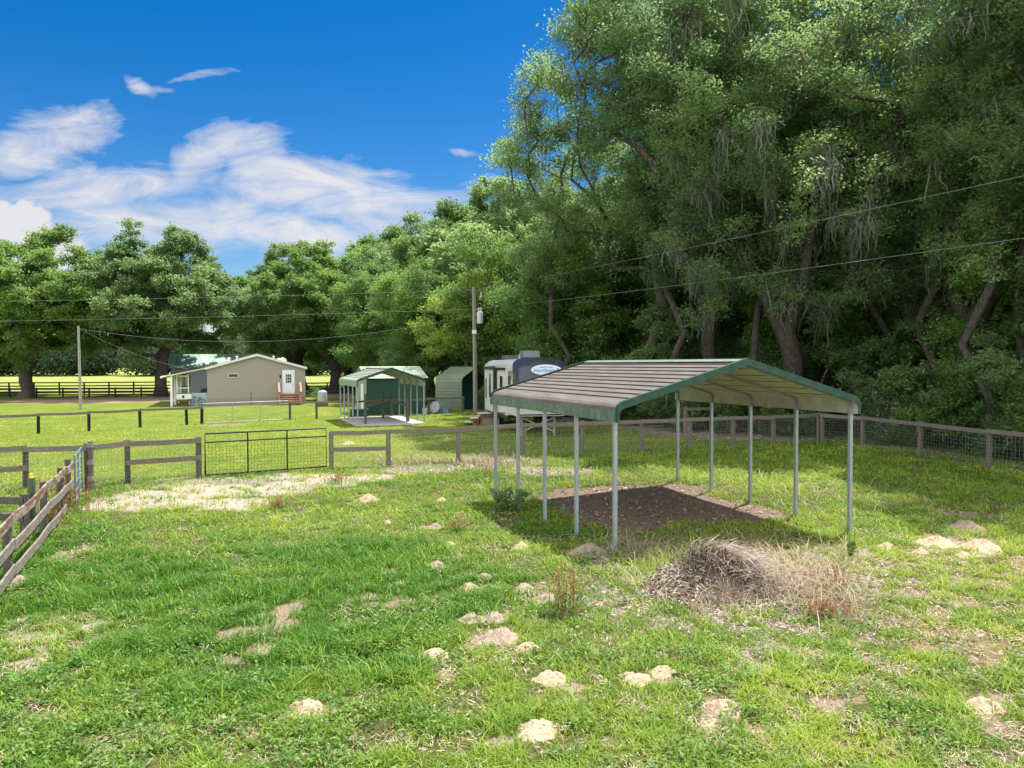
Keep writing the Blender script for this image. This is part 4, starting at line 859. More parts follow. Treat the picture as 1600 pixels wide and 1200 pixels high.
# ---------------------------------------------------------------- fifth-wheel trailer
def text_mesh(s, size, m):
    cu_ = bpy.data.curves.new('lettering', 'FONT'); cu_.body = s; cu_.size = size; cu_.align_x = 'CENTER'; cu_.align_y = 'CENTER'; cu_.extrude = .003
    o = bpy.data.objects.new('tmp', cu_); COL.objects.link(o); dg = bpy.context.evaluated_depsgraph_get(); me = bpy.data.meshes.new_from_object(o.evaluated_get(dg)); bpy.data.objects.remove(o)
    me.materials.clear(); me.materials.append(m); me.name = 'lettering'; return me
def trailer():
    a = .18; o = (.25, 33.0); z0 = 0; r = empty('camper_trailer', (*o, 0), a, 'white fifth-wheel camper trailer with a dark front cap, behind the large carport', 'camper trailer')
    Wd, Ln = 2.45, 10.6
    WH = mat('camper_white', (.66, .65, .62), .35, color2=(.58, .57, .54), vscale=1.5); CAP = mat('dark_cap', (.022, .027, .042), .3, color2=(.05, .055, .065), vscale=2.5, spec=.5)
    def ring(y, zb, zt, inset, rad):
        x0, x1 = inset, Wd-inset; P = [(x0, zb+.05), (x0, (zb+zt)/2), (x0, zt-rad)]
        for k in range(1, 6): t = math.pi/2*k/6; P.append((x0+rad*1.4*(1-math.cos(t)), zt-rad+rad*math.sin(t)))
        P.append((Wd/2, zt+.04)); P += [(Wd-p[0], p[1]) for p in reversed(P[:-1])]
        return [(p[0], y, p[1]) for p in P]
    def loft(st, cap0=True, cap1=True):
        m = MB(); n = len(ring(*st[0])); v = []
        for s_ in st: v += ring(*s_)
        f = []
        for i in range(len(st)-1):
            for k in range(n): k2 = (k+1) % n; f.append((i*n+k, i*n+k2, (i+1)*n+k2, (i+1)*n+k))
        if cap0: f.append(tuple(range(n)))
        if cap1: f.append(tuple(range((len(st)-1)*n, len(st)*n)))
        return m.add(v, f, True)
    loft([(0, 1.85, 2.55, .28, .3), (.06, 1.78, 2.85, .14, .35), (.22, 1.74, 3.15, .05, .40), (.5, 1.72, 3.42, .0, .40), (.95, 1.72, 3.58, 0, .36), (1.25, 1.72, 3.60, 0, .34)]).build('front_cap', CAP, r)
    loft([(1.252, 1.72, 3.58, .006, .34), (3.0, 1.72, 3.56, .006, .32), (3.002, .82, 3.56, .006, .32), (9.6, .82, 3.54, .006, .32), (10.2, .85, 3.48, .006, .32), (Ln-.12, .88, 3.32, .006, .3), (Ln, .95, 3.05, .03, .3)]).build('body', WH, r)
    m = MB(); m.box(.1, Wd-.1, .9, 3.0, .95, 1.70); m.build('front_compartment', WH, r, bevel=.03)
    m = MB(); m.box(.15, .19, .87, .899, 1.0, 1.65); m.box(.15, Wd-.15, .87, .899, 1.0, 1.05); m.box(Wd-.19, Wd-.15, .87, .899, 1.0, 1.65); m.build('compartment_trim', BLACKM, r)
    m = MB(); m.box(.1, .22, 3.1, Ln-.3, .62, .84); m.box(Wd-.22, Wd-.1, 3.1, Ln-.3, .62, .84); m.build('chassis', BLACKM, r)
    m = MB(); m.prism([(9.0, .3), (Ln-.05, .55), (Ln-.05, .9), (9.0, .9)], 'x', .02, Wd-.02); m.build('rear_skirt', mat('grey_skirt', (.16, .17, .18), .6), r)
    # swoosh stripes on the left side
    m = MB()
    for k, (zz, w) in enumerate(((3.22, .07), (3.08, .05), (2.95, .10))):
        pts = [(-.006, y, zz-.02*(y-6)**2*.35*(k+1)*.4) for y in np.linspace(6.2, 10.2, 9)]
        for p, q in zip(pts[:-1], pts[1:]): m.add([(p[0], p[1], p[2]), (q[0], q[1], q[2]), (q[0], q[1], q[2]-w), (p[0], p[1], p[2]-w)], [(0, 1, 2, 3)])
    pts = [(-.006, 1.28, 3.05), (-.006, 1.9, 2.3), (-.006, 2.7, 1.75)]
    for p, q in zip(pts[:-1], pts[1:]): m.add([p, q, (q[0], q[1]+.12, q[2]), (p[0], p[1]+.12, p[2])], [(0, 1, 2, 3)])
    m.build('stripe', BLACKM, r)
    # slide-out
    m = MB(); m.box(-.55, .05, 3.3, 6.3, 1.0, 3.05); s_ = m.build('slide_out', WH, r, bevel=.02)
    m = MB(); m.box(-.60, .0, 3.2, 6.4, 3.055, 3.15); m.box(-.58, -.40, 3.22, 3.295, 1.0, 3.05); m.box(-.58, -.40, 6.305, 6.38, 1.0, 3.05); m.build('slide_trim', BLACKM, s_)
    m = MB(); m.box(-.565, -.551, 4.2, 4.7, 1.7, 2.85); m.box(-.565, -.551, 5.6, 5.9, 1.6, 2.6); m.box(-.25, -.12, 3.285, 3.299, 1.5, 2.75); m.build('window', GLASSD, s_)
    m = MB(); m.box(-.01, .002, 1.75, 2.4, 2.35, 3.0); m.build('window', GLASSD, r)
    for (y0, y1) in ((6.9, 7.7), (8.1, 8.8), (9.7, 9.9)):
        m = MB(); m.box(-.012, -.0, y0, y1, 1.75, 2.75); m.build('window', GLASSD, r)
    for y in (5.6, 6.6):
        for x in (.05, Wd-.3):
            m = MB(); m.tube([(x, y, .36), (x+.24, y, .36)], .36, 20); w = m.build('wheel', BLACKM, r)
            m = MB(); m.tube([(x-.01, y, .36), (x+.25, y, .36)], .19, 14); m.build('rim', GALV, w)
    for x in (.45, Wd-.45):
        m = MB(); m.bar((x, 1.5, .0), (x, 1.5, .95), .09, .09); m.bar((x, 1.5, .85), (x+.0, 2.6, .25), .04, .04); m.box(x-.13, x+.13, 1.37, 1.63, -.02, .03); m.build('landing_leg', GALV, r)
    m = MB(); m.bar((.45, 1.5, .85), (Wd-.45, 1.5, .2), .035, .035); m.bar((.45, 1.5, .2), (Wd-.45, 1.5, .85), .035, .035); m.build('leg_brace', OFFW, r)
    m = MB(); m.prism([(2.4, 3.63), (2.5, 3.95), (3.3, 3.98), (3.5, 3.9), (3.55, 3.63)], 'x', .75, 1.55); m.build('air_conditioner', mat('ac_cover', (.14, .16, .18), .5), r, bevel=.03)
    m = MB(); m.prism([(7.4, 3.56), (7.45, 3.80), (8.4, 3.80), (8.6, 3.56)], 'x', .7, 1.5); m.build('air_conditioner', mat('ac_cover_dark', (.08, .09, .09), .5), r, bevel=.03)
    m = MB(); m.tube([(.9, 4.2, 3.58), (.9, 4.2, 3.8)], .05, 8); m.build('vent_pipe', OFFW, r)
    # oval emblem on the cap: lies on the sloping face
    ym, zm = .205, 3.06; tilt = math.atan2(.36, .30)   # rise over run of the cap face
    e = empty('emblem', (1.32, ym-.075, zm+.03)); e.parent = r
    bpy.data.objects.remove(e)
    m = MB(); n = 40; pts = [(.66*math.cos(2*math.pi*k/n), .25*math.sin(2*math.pi*k/n)) for k in range(n)]
    m.prism(pts, 'z', -.05, 0.0); ob = m.build('emblem', mat('pale_blue_oval', (.50, .60, .74), .4), r, (1.33, .11, 3.07)); ob.rotation_euler = (R(57), 0, 0)
    m = MB(); pts2 = [(.69*math.cos(2*math.pi*k/n), .275*math.sin(2*math.pi*k/n)) for k in range(n)]; m.prism(pts2, 'z', -.05, -.006); m.build('rim', WHITE, ob)
    BL = mat('blue_letters', (.06, .10, .24), .5)
    t1 = link('lettering', text_mesh('Hartlings R', .26, BL), ob, (0, -.04, .006)); 
    t2 = link('lettering', text_mesh('country coach', .10, BL), ob, (0, .13, .006))
trailer()
def deck_steps():
    c = G(752, 664); r = empty('wooden_steps', (*c, gzf(*c)), .18, 'red brown wooden steps with a pale top landing beside the camper trailer', 'steps')
    m = MB(); m.box(-.15, 1.2, -.02, .75, .60, .65); m.build('landing', OFFW, r)
    m = MB(); m.box(-.05, 1.1, .0, .05, .40, .597); m.box(-.05, .05, -.0, .7, .0, .397); m.box(1.02, 1.12, 0, .7, 0, .397); m.build('frame', BROWNW, r)
    m = MB(); m.box(.051, 1.019, .02, .05, .0, .397); m.build('panel', mat('tan_board', (.36, .30, .22), .8, var=.25), r)
    m = MB(); m.box(-.55, -.151, 0, .7, .35, .40); m.box(-.85, -.45, 0, .7, .15, .19); m.build('tread', OFFW, r)
    m = MB(); m.box(-.5, -.151, .03, .66, .191, .347); m.box(-.5, -.1, .03, .66, 0, .147); m.build('riser', BROWNW, r)
deck_steps()
# ---------------------------------------------------------------- poles and wires
PB = G(743, 646); PT = 8.5
POLEM = mat('pole_wood', (.20, .175, .15), .9, color2=(.28, .25, .215), vscale=5, stretch=(3, 3, .3))
def pole():
    r = empty('utility_pole', (*PB, gzf(*PB)), 0, 'tall wooden utility pole with a grey transformer, left of the camper trailer', 'utility pole')
    m = MB(); m.tube([(0, 0, -.3), (-.02, 0, 4), (-.08, 0, PT)], [.165, .15, .12], 14); m.build('shaft', POLEM, r)
    m = MB(); m.lathe((.32, 0, 6.02), [(.16, 0), (.20, .03), (.20, .75), (.17, .82), (.05, .85)], 18); t = m.build('transformer', mat('transformer_grey', (.46, .50, .54), .4), r)
    m = MB(); m.box(.08, .2, -.05, .05, 6.2, 6.28); m.box(.08, .2, -.05, .05, 6.6, 6.68); m.build('bracket', GALV, t)
    for x in (.25, .40): m = MB(); m.lathe((x, 0, 6.86), [(.03, 0), (.05, .05), (.03, .1), (.05, .15), (.02, .26)], 10); m.build('bushing', OFFW, t)
    m = MB(); m.tube([(-.05, 0, 7.0), (.4, 0, 7.02)], .02, 6); m.build('crossarm', GALV, r)
    m = MB(); m.lathe((.42, -.05, 7.75), [(.03, 0), (.045, .05), (.03, .1), (.045, .2), (.02, .42)], 10); m.build('cutout', OFFW, r)
    m = MB(); m.tube([(-.06, -.15, 5.4), (-.04, -.165, 3.0), (0, -.175, 0)], .02, 6); m.build('conduit', GALV, r)
    m = MB(); m.box(-.2, .1, -.2, -.12, 5.35, 5.6); m.build('bracket', OFFW, r)
pole()
LPB = G(126, 640)
def lpole():
    r = empty('utility_pole', (*LPB, gzf(*LPB)), 0, 'thin pale pole standing alone on the lawn left of the house', 'utility pole')
    m = MB(); m.tube([(0, 0, -.3), (-.02, 0, 3), (-.06, 0, 6.3)], [.115, .10, .08], 12); m.build('shaft', mat('pale_pole', (.33, .31, .28), .9, var=.2), r)
    m = MB(); m.tube([(-.06, 0, 6.0), (.10, -.05, 6.02)], .02, 6); m.build('hook', GALV, r)
lpole()
def wire(label, a, b, sag, rad=.0072, group='overhead wires'):
    m = MB(); n = 28; pts = []
    for k in range(n+1):
        f = k/n; pts.append((a[0]+(b[0]-a[0])*f, a[1]+(b[1]-a[1])*f, a[2]+(b[2]-a[2])*f-4*sag*f*(1-f)))
    m.tube(pts, rad, 5); tag(m.build('overhead_wire', mat('wire_alu', (.26, .27, .25), .5), None), label, 'wire', group)
tp = (PB[0]-.07, PB[1], 8.3); tm = (PB[0]-.05, PB[1], 7.02)
def at_far(px, py, d): # point at distance d in front along a ray
    x, y = G(px, 1000); f = d/y; ang = ((py-568.4+.0034*(px-800))/FPX); return (x*f*1.0, d, CH-ang*d)
wire('upper overhead wire climbing right from the utility pole across the wood', tp, (22.5, 6.0, 8.9), .25)
wire('lower overhead wire running right from the utility pole in front of the mossy trees', tm, (22.0, 6.0, 6.9), .25)
wire('upper overhead wire running left from the utility pole before the far trees', tp, (-62, 59.3, 8.3), .22)
wire('lower overhead wire running left from the utility pole over the house', tm, (-62, 59.3, 6.7), .22)
hp = (PB[0]-.06, PB[1], 6.6); lp = (LPB[0]-.05, LPB[1], 6.1)
wire('long sagging service wire between the two poles', hp, lp, 1.35)
hx = hl(-1.5, 1.0); wire('short service wire from the thin pole down to the house porch roof', lp, (hx[0], hx[1], 3.0), .35)

# ---------------------------------------------------------------- trees
LEAF = {'oak': leafmat('oak_leaves', (.095, .175, .065), (.27, .39, .14), .55), 'deep': leafmat('deep_green_leaves', (.085, .165, .070), (.24, .37, .14), .55),
        'bright': leafmat('bright_leaves', (.080, .170, .040), (.20, .33, .080), .48), 'yellow': leafmat('yellow_leaves', (.13, .22, .04), (.29, .38, .08), .45)}
MOSS = leafmat('spanish_moss', (.10, .11, .085), (.22, .235, .19), .2)
def skeleton(rng, H, Rc, th, tr, nclump, zc, rz, cr, lean=(0, 0), gap=.0, low=-.9, leaders=0):
    pos = []; par = []
    fork = np.array([lean[0], lean[1], th])
    for k in range(5):
        f = k/4; pos.append(np.array([lean[0]*f**1.5, lean[1]*f**1.5, th*f])+ (rng.normal(size=3)*.04*th*np.array([1, 1, 0]) if 0 < k < 4 else 0)); par.append(k-1)
    for L_ in range(leaders):
        t = 2*math.pi*(L_+rng.rand()*.6)/leaders; sp = Rc*(.16+.26*rng.rand()); top = H*(.74+.16*rng.rand()); prev = 4; n = int((top-th)/1.3); w = rng.normal(size=2)*.5
        for k in range(1, n+1):
            f = k/n; q = fork+np.array([math.cos(t)*sp*f**.8+w[0]*math.sin(f*5), math.sin(t)*sp*f**.8+w[1]*math.sin(f*4), (top-th)*f])+rng.normal(size=3)*.07
            pos.append(q); par.append(prev); prev = len(pos)-1
    cs = []; tries = 0; sd = rng.randint(1000)
    ctr = np.array([lean[0]*1.6, lean[1]*1.6, zc])
    while len(cs) < nclump and tries < 60000:
        tries += 1; d = unit(rng.normal(size=3)); rr = rng.rand()**.42
        if d[2]*rr < low: continue
        az = math.atan2(d[1], d[0]); ou = .70+.56*float(vn(az*1.3+7, d[2]*2.0+5, 1.0, sd))
        p = ctr+d*rr*ou*np.array([Rc, Rc, rz]); 
        if p[2] < th*.75: continue
        if gap and float(vn(p[0]+p[1]*.3, p[2]*1.0+p[1]*.7, .28, sd+3)) < gap: continue
        if any(np.sum(((p-q)/np.array([1, 1, .8]))**2) < (cr*.72)**2 for q in cs): continue
        cs.append(p)
    cs.sort(key=lambda p: np.linalg.norm(p-fork))
    tips = []
    for c in cs:
        A = np.array(pos[3:]); dv = c-A; dist = np.linalg.norm(dv, axis=1); pen = np.where(dv[:, 2] < -.2, 1.35, 1.0)
        ax = np.linalg.norm(A-fork, axis=1); i = int(np.argmin(dist*pen+.12*ax))+3
        s = pos[i]; d = np.linalg.norm(c-s); n = max(2, int(d/.9)); side = rng.normal(size=3); side[2] = abs(side[2])*.5; prev = i
        for k in range(1, n+1):
            f = k/n; q = s+(c-s)*f+side*.13*d*math.sin(math.pi*f)+rng.normal(size=3)*.05*d/n; 
            if k == n: q = c
            pos.append(q); par.append(prev); prev = len(pos)-1
        tips.append(prev)
    n = len(pos); ch = [[] for _ in range(n)]
    for i, p in enumerate(par):
        if p >= 0: ch[p].append(i)
    rad = [0]*n
    for i in range(n-1, -1, -1):
        rad[i] = max(.022, sum(rad[c]**2.25 for c in ch[i])**(1/2.25)) if ch[i] else .022
    k = tr/rad[1]; rad = [max(.02, r*(k if r > .05 else 1)) if k < 1 else r*(1+(k-1)*min(1, r/rad[1]*1.5)) for r in rad]
    rad[0] = rad[1]*1.45
    return pos, par, ch, rad, cs
def wood_mesh(name, sk, m):
    pos, par, ch, rad, cs = sk; M_ = MB(); st = [(0, None)]
    while st:
        i, p = st.pop(); pts = [] if p is None else [pos[p]]; rs = [] if p is None else [rad[i]]
        while True:
            pts.append(pos[i]); rs.append(rad[i])
            if not ch[i]: break
            cc = sorted(ch[i], key=lambda c: -rad[c])
            for c in cc[1:]: st.append((c, i))
            i = cc[0]
        M_.tube(pts, rs, 9 if rs[0] > .2 else (6 if rs[0] > .07 else 4), cap=False)
    me = bpy.data.meshes.new(name); me.from_pydata(M_.v, [], M_.f); me.polygons.foreach_set('use_smooth', np.ones(len(M_.f), bool)); me.materials.append(m); me.update(); return me
def tree_proto(seed, H, Rc, th, tr, nclump, zc, rz, cr, nleaf, ll, lw, moss=0, lean=(0, 0), gap=0, bark=None, leaf='oak', low=-.9, flat=.70, mosslen=1.6, twig=0, leaders=0, mosstop=.45):
    rng = np.random.RandomState(seed); sk = skeleton(rng, H, Rc, th, tr, nclump, zc, rz, cr, lean, gap, low, leaders); pos, par, ch, rad, cs = sk
    wm = wood_mesh('trunk', sk, bark or BARK)
    C = []; T = []
    for c in cs:
        ns = 9; tint = rng.rand()*.6+.12
        sub = unit(rng.normal(size=(ns, 3)))*(rng.rand(ns, 1)**.45)*np.array([cr, cr, cr*flat]); k = nleaf//ns
        ct = np.repeat(sub, k, 0)+rng.normal(size=(ns*k, 3))*cr*np.array([.24, .24, .16]); C.append(c+ct); T.append(np.clip(tint+.35*(rng.rand(ns*k)-.5)+.18*np.repeat(rng.rand(ns)-.5, k), 0, 1))
    if twig:
        P = np.array(pos); r_ = np.array(rad); k = np.where((r_ < .075) & (P[:, 2] > th))[0]; k = np.repeat(k, twig); C.append(P[k]+rng.normal(size=(len(k), 3))*np.array([.42, .42, .34])); T.append(np.clip(.35+.5*(rng.rand(len(k))-.5), 0, 1))
    C = np.concatenate(C); T = np.concatenate(T)
    s_ = .75+.5*rng.rand(len(C)); v, q = leaf_quads(C, ll*s_, lw*s_, rng, up=.5)
    lm = npmesh('crown', v, q, LEAF[leaf], tint=T)
    mm = None
    if moss:
        P = np.array(pos); r_ = np.array(rad); ok = np.where((P[:, 2] > th*.8) & (P[:, 2] < zc+rz*mosstop) & (r_ < .35))[0]; vs = []; base = ok[rng.randint(len(ok), size=moss)]
        S0 = []
        for b in base:
            ln = mosslen*(.35+rng.rand()**1.6*1.3); n = rng.randint(10, 40); o = P[b]+rng.normal(size=(n, 3))*np.array([.20, .20, .18]); L_ = ln*(.12+.88*rng.rand(n)**1.6); S0.append((o, L_))
        o = np.concatenate([a for a, _ in S0]); L_ = np.concatenate([b for _, b in S0]); n = len(o); th_ = rng.rand(n)*6.28; sd_ = np.stack([np.cos(th_), np.sin(th_), 0*th_], 1); w = .010+.026*rng.rand(n)**2
        st = [o]; 
        for k in range(4): st.append(st[-1]+np.stack([rng.normal(size=n)*.10, rng.normal(size=n)*.10, -L_/4*(.5+rng.rand(n))], 1))
        ws = [.5, 1, .9, .6, .1]; V = np.stack([s__+sd_*(w*ws[k]*e)[:, None] for k, s__ in enumerate(st) for e in (-1, 1)], 1).reshape(-1, 3)
        kk = np.arange(n)[:, None]*10; Q = np.concatenate([kk+np.array([[2*j, 2*j+1, 2*j+3, 2*j+2]]) for j in range(4)], 1).reshape(-1, 4)
        mm = npmesh('spanish_moss', V, Q, MOSS, tint=np.repeat(rng.rand(n), 4))
    return (wm, lm, mm)
PROTO = {
 'tallA': tree_proto(11, 25, 7.6, 6.0, .34, 170, 15.2, 10.0, 1.05, 440, .165, .085, 130, (.5, -.3), .40, leaf='oak', twig=22, leaders=4, mosslen=1.1),
 'tallB': tree_proto(12, 24, 7.0, 7.5, .34, 155, 15.2, 9.4, 1.0, 440, .16, .08, 130, (-.7, .3), .42, leaf='deep', twig=22, leaders=3, mosslen=1.1),
 'mossy': tree_proto(13, 20, 7.6, 5.0, .50, 135, 12.0, 8.0, 1.0, 420, .155, .08, 300, (-1.2, -.4), .42, leaf='oak', mosslen=1.3, twig=24, leaders=3, mosstop=.25),
 'slim': tree_proto(20, 22, 3.4, 9.0, .17, 60, 14.5, 8.0, .9, 400, .155, .08, 30, (.5, .2), .30, leaf='oak', twig=24, leaders=1, mosslen=1.0),
 'broadA': tree_proto(14, 18, 9.3, 3.6, .62, 250, 9.9, 7.2, 1.25, 760, .28, .16, 40, (.4, 0), .20, leaf='bright', low=-.75),
 'broadB': tree_proto(15, 18, 9.0, 4.2, .60, 230, 10.1, 7.0, 1.2, 760, .28, .16, 60, (-.6, 0), .22, leaf='oak', low=-.8),
 'mid': tree_proto(16, 13, 5.2, 2.0, .28, 85, 7.2, 5.6, 1.35, 1100, .20, .11, 10, (.3, .2), .12, leaf='bright'),
 'yellow': tree_proto(17, 11, 4.2, 3.0, .2, 46, 7.2, 3.6, 1.1, 900, .19, .11, 0, (.8, 0), .2, leaf='yellow'),
 'shrubA': tree_proto(18, 5.0, 2.4, .5, .08, 56, 2.5, 2.5, .62, 430, .14, .075, 40, (0, 0), .30, leaf='oak', mosslen=1.0),
 'shrubB': tree_proto(19, 3.8, 2.2, .4, .07, 40, 1.9, 1.9, .62, 430, .14, .075, 30, (.2, 0), .30, leaf='bright', mosslen=.8),
}
def tree(kind, x, y, s, rz, label, name='oak_tree', cat='tree', group=None, sz=None):
    o = empty(name, (x, y, gzf(x, y)-.05), rz, label, cat, group); o.scale = (s, s, sz or s)
    w, l, m = PROTO[kind]
    link('trunk', w, o); link('crown', l, o)
    if m is not None: link('spanish_moss', m, o)
    return o
TR = [
 # left group
 ('broadA', -49.5, 76.5, .98, .3, 'broad oak with a dark trunk at the far left beyond the lawn'),
 ('broadB', -37.3, 80.0, 1.0, 2.1, 'broad oak with a dark flared trunk just left of the house'),
 ('broadA', -60.5, 84, .98, 1.2, 'oak crown cut off by the left edge, behind the leftmost trunk'),
 ('broadB', -27.6, 99, 1.06, .8, 'oak directly behind the roof ridge of the house'),
 ('broadA', -20.5, 88, .98, 3.3, 'light green oak behind the right end of the house'),
 ('broadB', -33, 112, 1.0, 5.0, 'oak far back between the house oak and the left oak'),
 ('broadA', -14.5, 92, 1.08, 5.1, 'oak with pale spreading branches behind the smaller carport'),
 ('broadB', -22.5, 104, 1.1, 1.7, 'oak in the second row behind the house'),
 ('mid', -12.2, 72, 1.0, .5, 'rounded bright green tree above the small carport roof'),
 ('broadB', -9.5, 84, 1.06, 2.6, 'tall oak behind the closed green shed'),
 ('broadA', -4.5, 80, 1.10, 4.4, 'tall light green oak left of the utility pole'),
 ('mid', -6.8, 66, .98, 2.2, 'leafy tree directly behind the small pale green shed'),
 ('yellow', -3.6, 57, 1.0, 1.0, 'yellow green tree leaning beside the utility pole'),
 ('broadB', 1.5, 72, 1.16, .4, 'high oak rising behind the utility pole'),
 ('mid', .5, 58, 1.05, 4.0, 'dark bushy tree behind the back end of the camper trailer'),
 ('tallB', 3.5, 62, .80, 3.0, 'slender oak behind the camper trailer'),
 # the tall wood
 ('tallA', 7.7, 41.5, 1.10, 0.3, 'tallest oak at the left edge of the wood, above the camper trailer front'),
 ('mid', 4.6, 48, .95, 3.0, 'low leafy tree right behind the camper trailer front'),
 ('tallB', 10.8, 40.5, 1.12, 1.4, 'tall oak behind the ridge of the large carport'),
 ('tallA', 15.4, 37.6, 1.02, 2.6, 'tall oak with bare upper limbs behind the large carport gable'),
 ('mossy', 13.6, 35.6, .92, .4, 'leaning dark trunked oak hung with grey moss above the carport gable'),
 ('mossy', 18.0, 30.2, .95, 3.6, 'heavily moss draped oak behind the right fence'),
 ('tallB', 20.2, 33.8, 1.08, 4.4, 'tall oak behind the moss draped one'),
 ('tallA', 21.3, 26.6, 1.04, 5.2, 'tall oak with a thick slanting limb at the right edge'),
 ('mossy', 27, 29, 1.0, 1.9, 'mossy oak just outside the right edge behind the slanting limb'),
 ('tallB', 24.0, 20.6, .98, .9, 'tall oak beyond the right edge that shades the meadow'),
 ('mid', 15.6, 38.2, .85, 1.5, 'low leafy tree under the tall oaks behind the carport gable'),
 ('mid', 21.0, 29.0, .78, 4.3, 'low leafy tree under the moss draped oak'),
 ('tallB', 9.5, 54, .95, 5.0, None), ('tallA', 17.5, 52, .95, .9, None), ('tallB', 26, 44, .9, 2.1, None), ('tallA', 30, 36, .9, 3.9, None),
 ('broadB', 12, 66, 1.2, 2.0, None), ('broadA', 24, 60, 1.2, .2, None), ('tallA', 36, 50, .9, 1.1, None), ('broadB', 5, 82, 1.2, 5.6, None), ('tallB', 33, 27, 1.05, 3.1, None),
 ('broadB', 18, 84, 1.4, 1.3, None), ('broadA', 34, 72, 1.4, 4.3, None), ('broadB', -4, 98, 1.35, 4.9, None), ('broadA', -14, 108, 1.25, .1, None), ('tallB', 8.6, 46.5, 1.12, 3.4, 'full crowned tall oak filling in behind the leftmost tall oak of the wood'), ('slim', 11.8, 37.0, 1.05, 1, 'slender trunked tree in front of the leaning mossy oak'), ('slim', 8.2, 39.0, 1.1, 2, 'slender tree behind the left end of the carport ridge'), ('slim', 16.6, 34.2, 1.0, 3, 'slender tree behind the wood fence corner'), ('slim', 17.9, 31.8, 1.1, 5, 'thin straight tree beside the moss draped oak'), ('slim', 18.9, 27.6, 1.0, 4, 'thin tree leaning over the right fence'), ('slim', 13.2, 39.5, 1.15, .4, 'tall thin tree whose stem shows in the gap of the upper crowns'), ('slim', 17.5, 23.4, .95, 2.2, 'thin tree just past the right edge of the photo beyond the fence'), ('slim', 16.9, 27.1, .9, 4.9, 'thin tree right behind the last visible posts of the wood fence'), ('slim', 22.6, 29.5, 1.1, 2.4, 'thin tree near the right edge behind the moss'), ('slim', 2.8, 44.5, .85, 2.9, 'thin tree rising right behind the camper trailer roof'), ('mid', 30, 42, 1.1, 1, None), ('mid', 21, 46, 1.1, 2, None), ('mid', 12, 49, 1.1, 3, None), ('broadA', 44, 62, 1.4, 2, None),
]
for (k, x, y, s, rz, lb) in TR:
    tree(k, x, y, s, rz, lb or 'oak deep inside the wood behind the front row of tall oaks', group=None if lb else 'oaks inside the wood')
SH = [('shrubA', 15.9, 31.3, 1.0, 0, 'dense bush behind the corner where the wood fence turns'), ('shrubB', 17.1, 28.2, .95, 1, 'leafy bush behind the second post of the right wood fence'), ('shrubA', 17.2, 25.6, .85, 2, 'dark green bush behind the third post of the right wood fence'),
      ('shrubB', 18.6, 22.6, 1.05, 3, 'bright leafy bush at the right edge behind the fence'), ('shrubA', 18.8, 19.8, 1.0, 4, 'bush past the right edge behind the fence'), ('shrubA', 13.2, 34.6, 1.0, 5, 'bush under the leaning mossy oak'),
      ('shrubB', 11.0, 35.5, .8, 6, 'low bush behind the wire fence seen under the carport roof'), ('shrubA', 8.4, 38.4, 1.0, .7, 'bush behind the carport ridge near the wood'), ('shrubB', 6.0, 41.5, 1.0, 1.7, 'bush right of the camper trailer'), 
      ('shrubA', 20.0, 27.0, 1.25, 2.7, 'tall bush in the shade below the moss draped oak'), ('shrubA', 18.2, 33.5, 1.35, 3.7, 'tall bush deep behind the fence corner'), ('shrubA', 4.2, 47, 1.1, 4.7, 'bush behind the camper trailer'), ('shrubB', -1.2, 53.5, .62, 5.7, 'low bush at the foot of the utility pole'), 
      ('shrubA', -.3, 58, 1.1, 1.1, 'bush in shade behind the utility pole'), ('shrubA', -8.6, 62, 1.0, 2.3, 'bush between the two green sheds'), ('shrubB', -6.9, 52.8, .38, .3, 'small bush beside the tarp heap'), ('shrubA', 22.5, 22.5, 1.3, .3, 'bush in the shade at the right edge'), ('shrubA', -13.8, 78.5, .62, .3, 'dark clipped bush left of the closed green shed'),
      ('shrubA', 10, 43, 1.5, 2.3, None), ('shrubA', 14.5, 42, 1.5, 1.3, None), ('shrubA', 20, 38, 1.6, .3, None), ('shrubA', 25, 33, 1.6, 4.3, None), ('shrubA', 26, 26, 1.6, 5.3, None), ('shrubA', 2, 66, 1.6, 5.3, None), ('shrubA', 7, 54, 1.6, 2.9, None), ('shrubA', 16, 58, 1.8, 2.9, None), ('shrubA', -3, 72, 1.6, 2.9, None), ('shrubA', 24, 50, 1.8, 2.9, None)]
for (k, x, y, s, rz, lb) in SH:
    tree(k, x, y, s, rz, lb or 'shaded bush inside the wood behind the front row', name='bush', cat='bush', group=None if lb else 'bushes inside the wood')
def sapling():
    c = G(493, 633); o = empty('sapling', (*c, 0), 0, 'small bright green sapling between the house steps and the grey tank', 'sapling'); rng = np.random.RandomState(4)
    m = MB(); m.tube([(0, 0, 0), (.03, 0, .7), (0, .02, 1.3)], [.03, .025, .01], 6); m.build('stem', BARK, o)
    n = 260; cc = rng.normal(size=(n, 3))*np.array([.26, .26, .30])+np.array([0, 0, 1.0]); v, q = leaf_quads(cc, .14, .07, rng); link('foliage', npmesh('foliage', v, q, LEAF['bright'], tint=rng.rand(n)), o)
    c = G(793, 797); o = empty('leafy_weed', (*c, gzf(*c)), 0, 'dark green leafy weed clump at the left posts of the large carport', 'weed'); n = 900
    kk_ = rng.randint(9, size=n); ax_ = rng.normal(size=(9, 2))*.22; hh_ = .3+.42*rng.rand(9); f_ = rng.rand(n)**.8; cc = np.stack([ax_[kk_, 0]*(.3+f_)+rng.normal(size=n)*.05, ax_[kk_, 1]*(.3+f_)+rng.normal(size=n)*.05, f_*hh_[kk_]+.02], 1); v, q = leaf_quads(cc, .085, .045, rng); link('foliage', npmesh('foliage', v, q, LEAF['deep'], tint=rng.rand(n)), o)
    m = MB()
    for k in range(7): t = k*.9; m.tube([(0, 0, 0), (.1*math.cos(t), .1*math.sin(t), .3), (.14*math.cos(t), .14*math.sin(t), .6)], .006, 4)
    m.build('stems', WEEDM, o)
sapling()
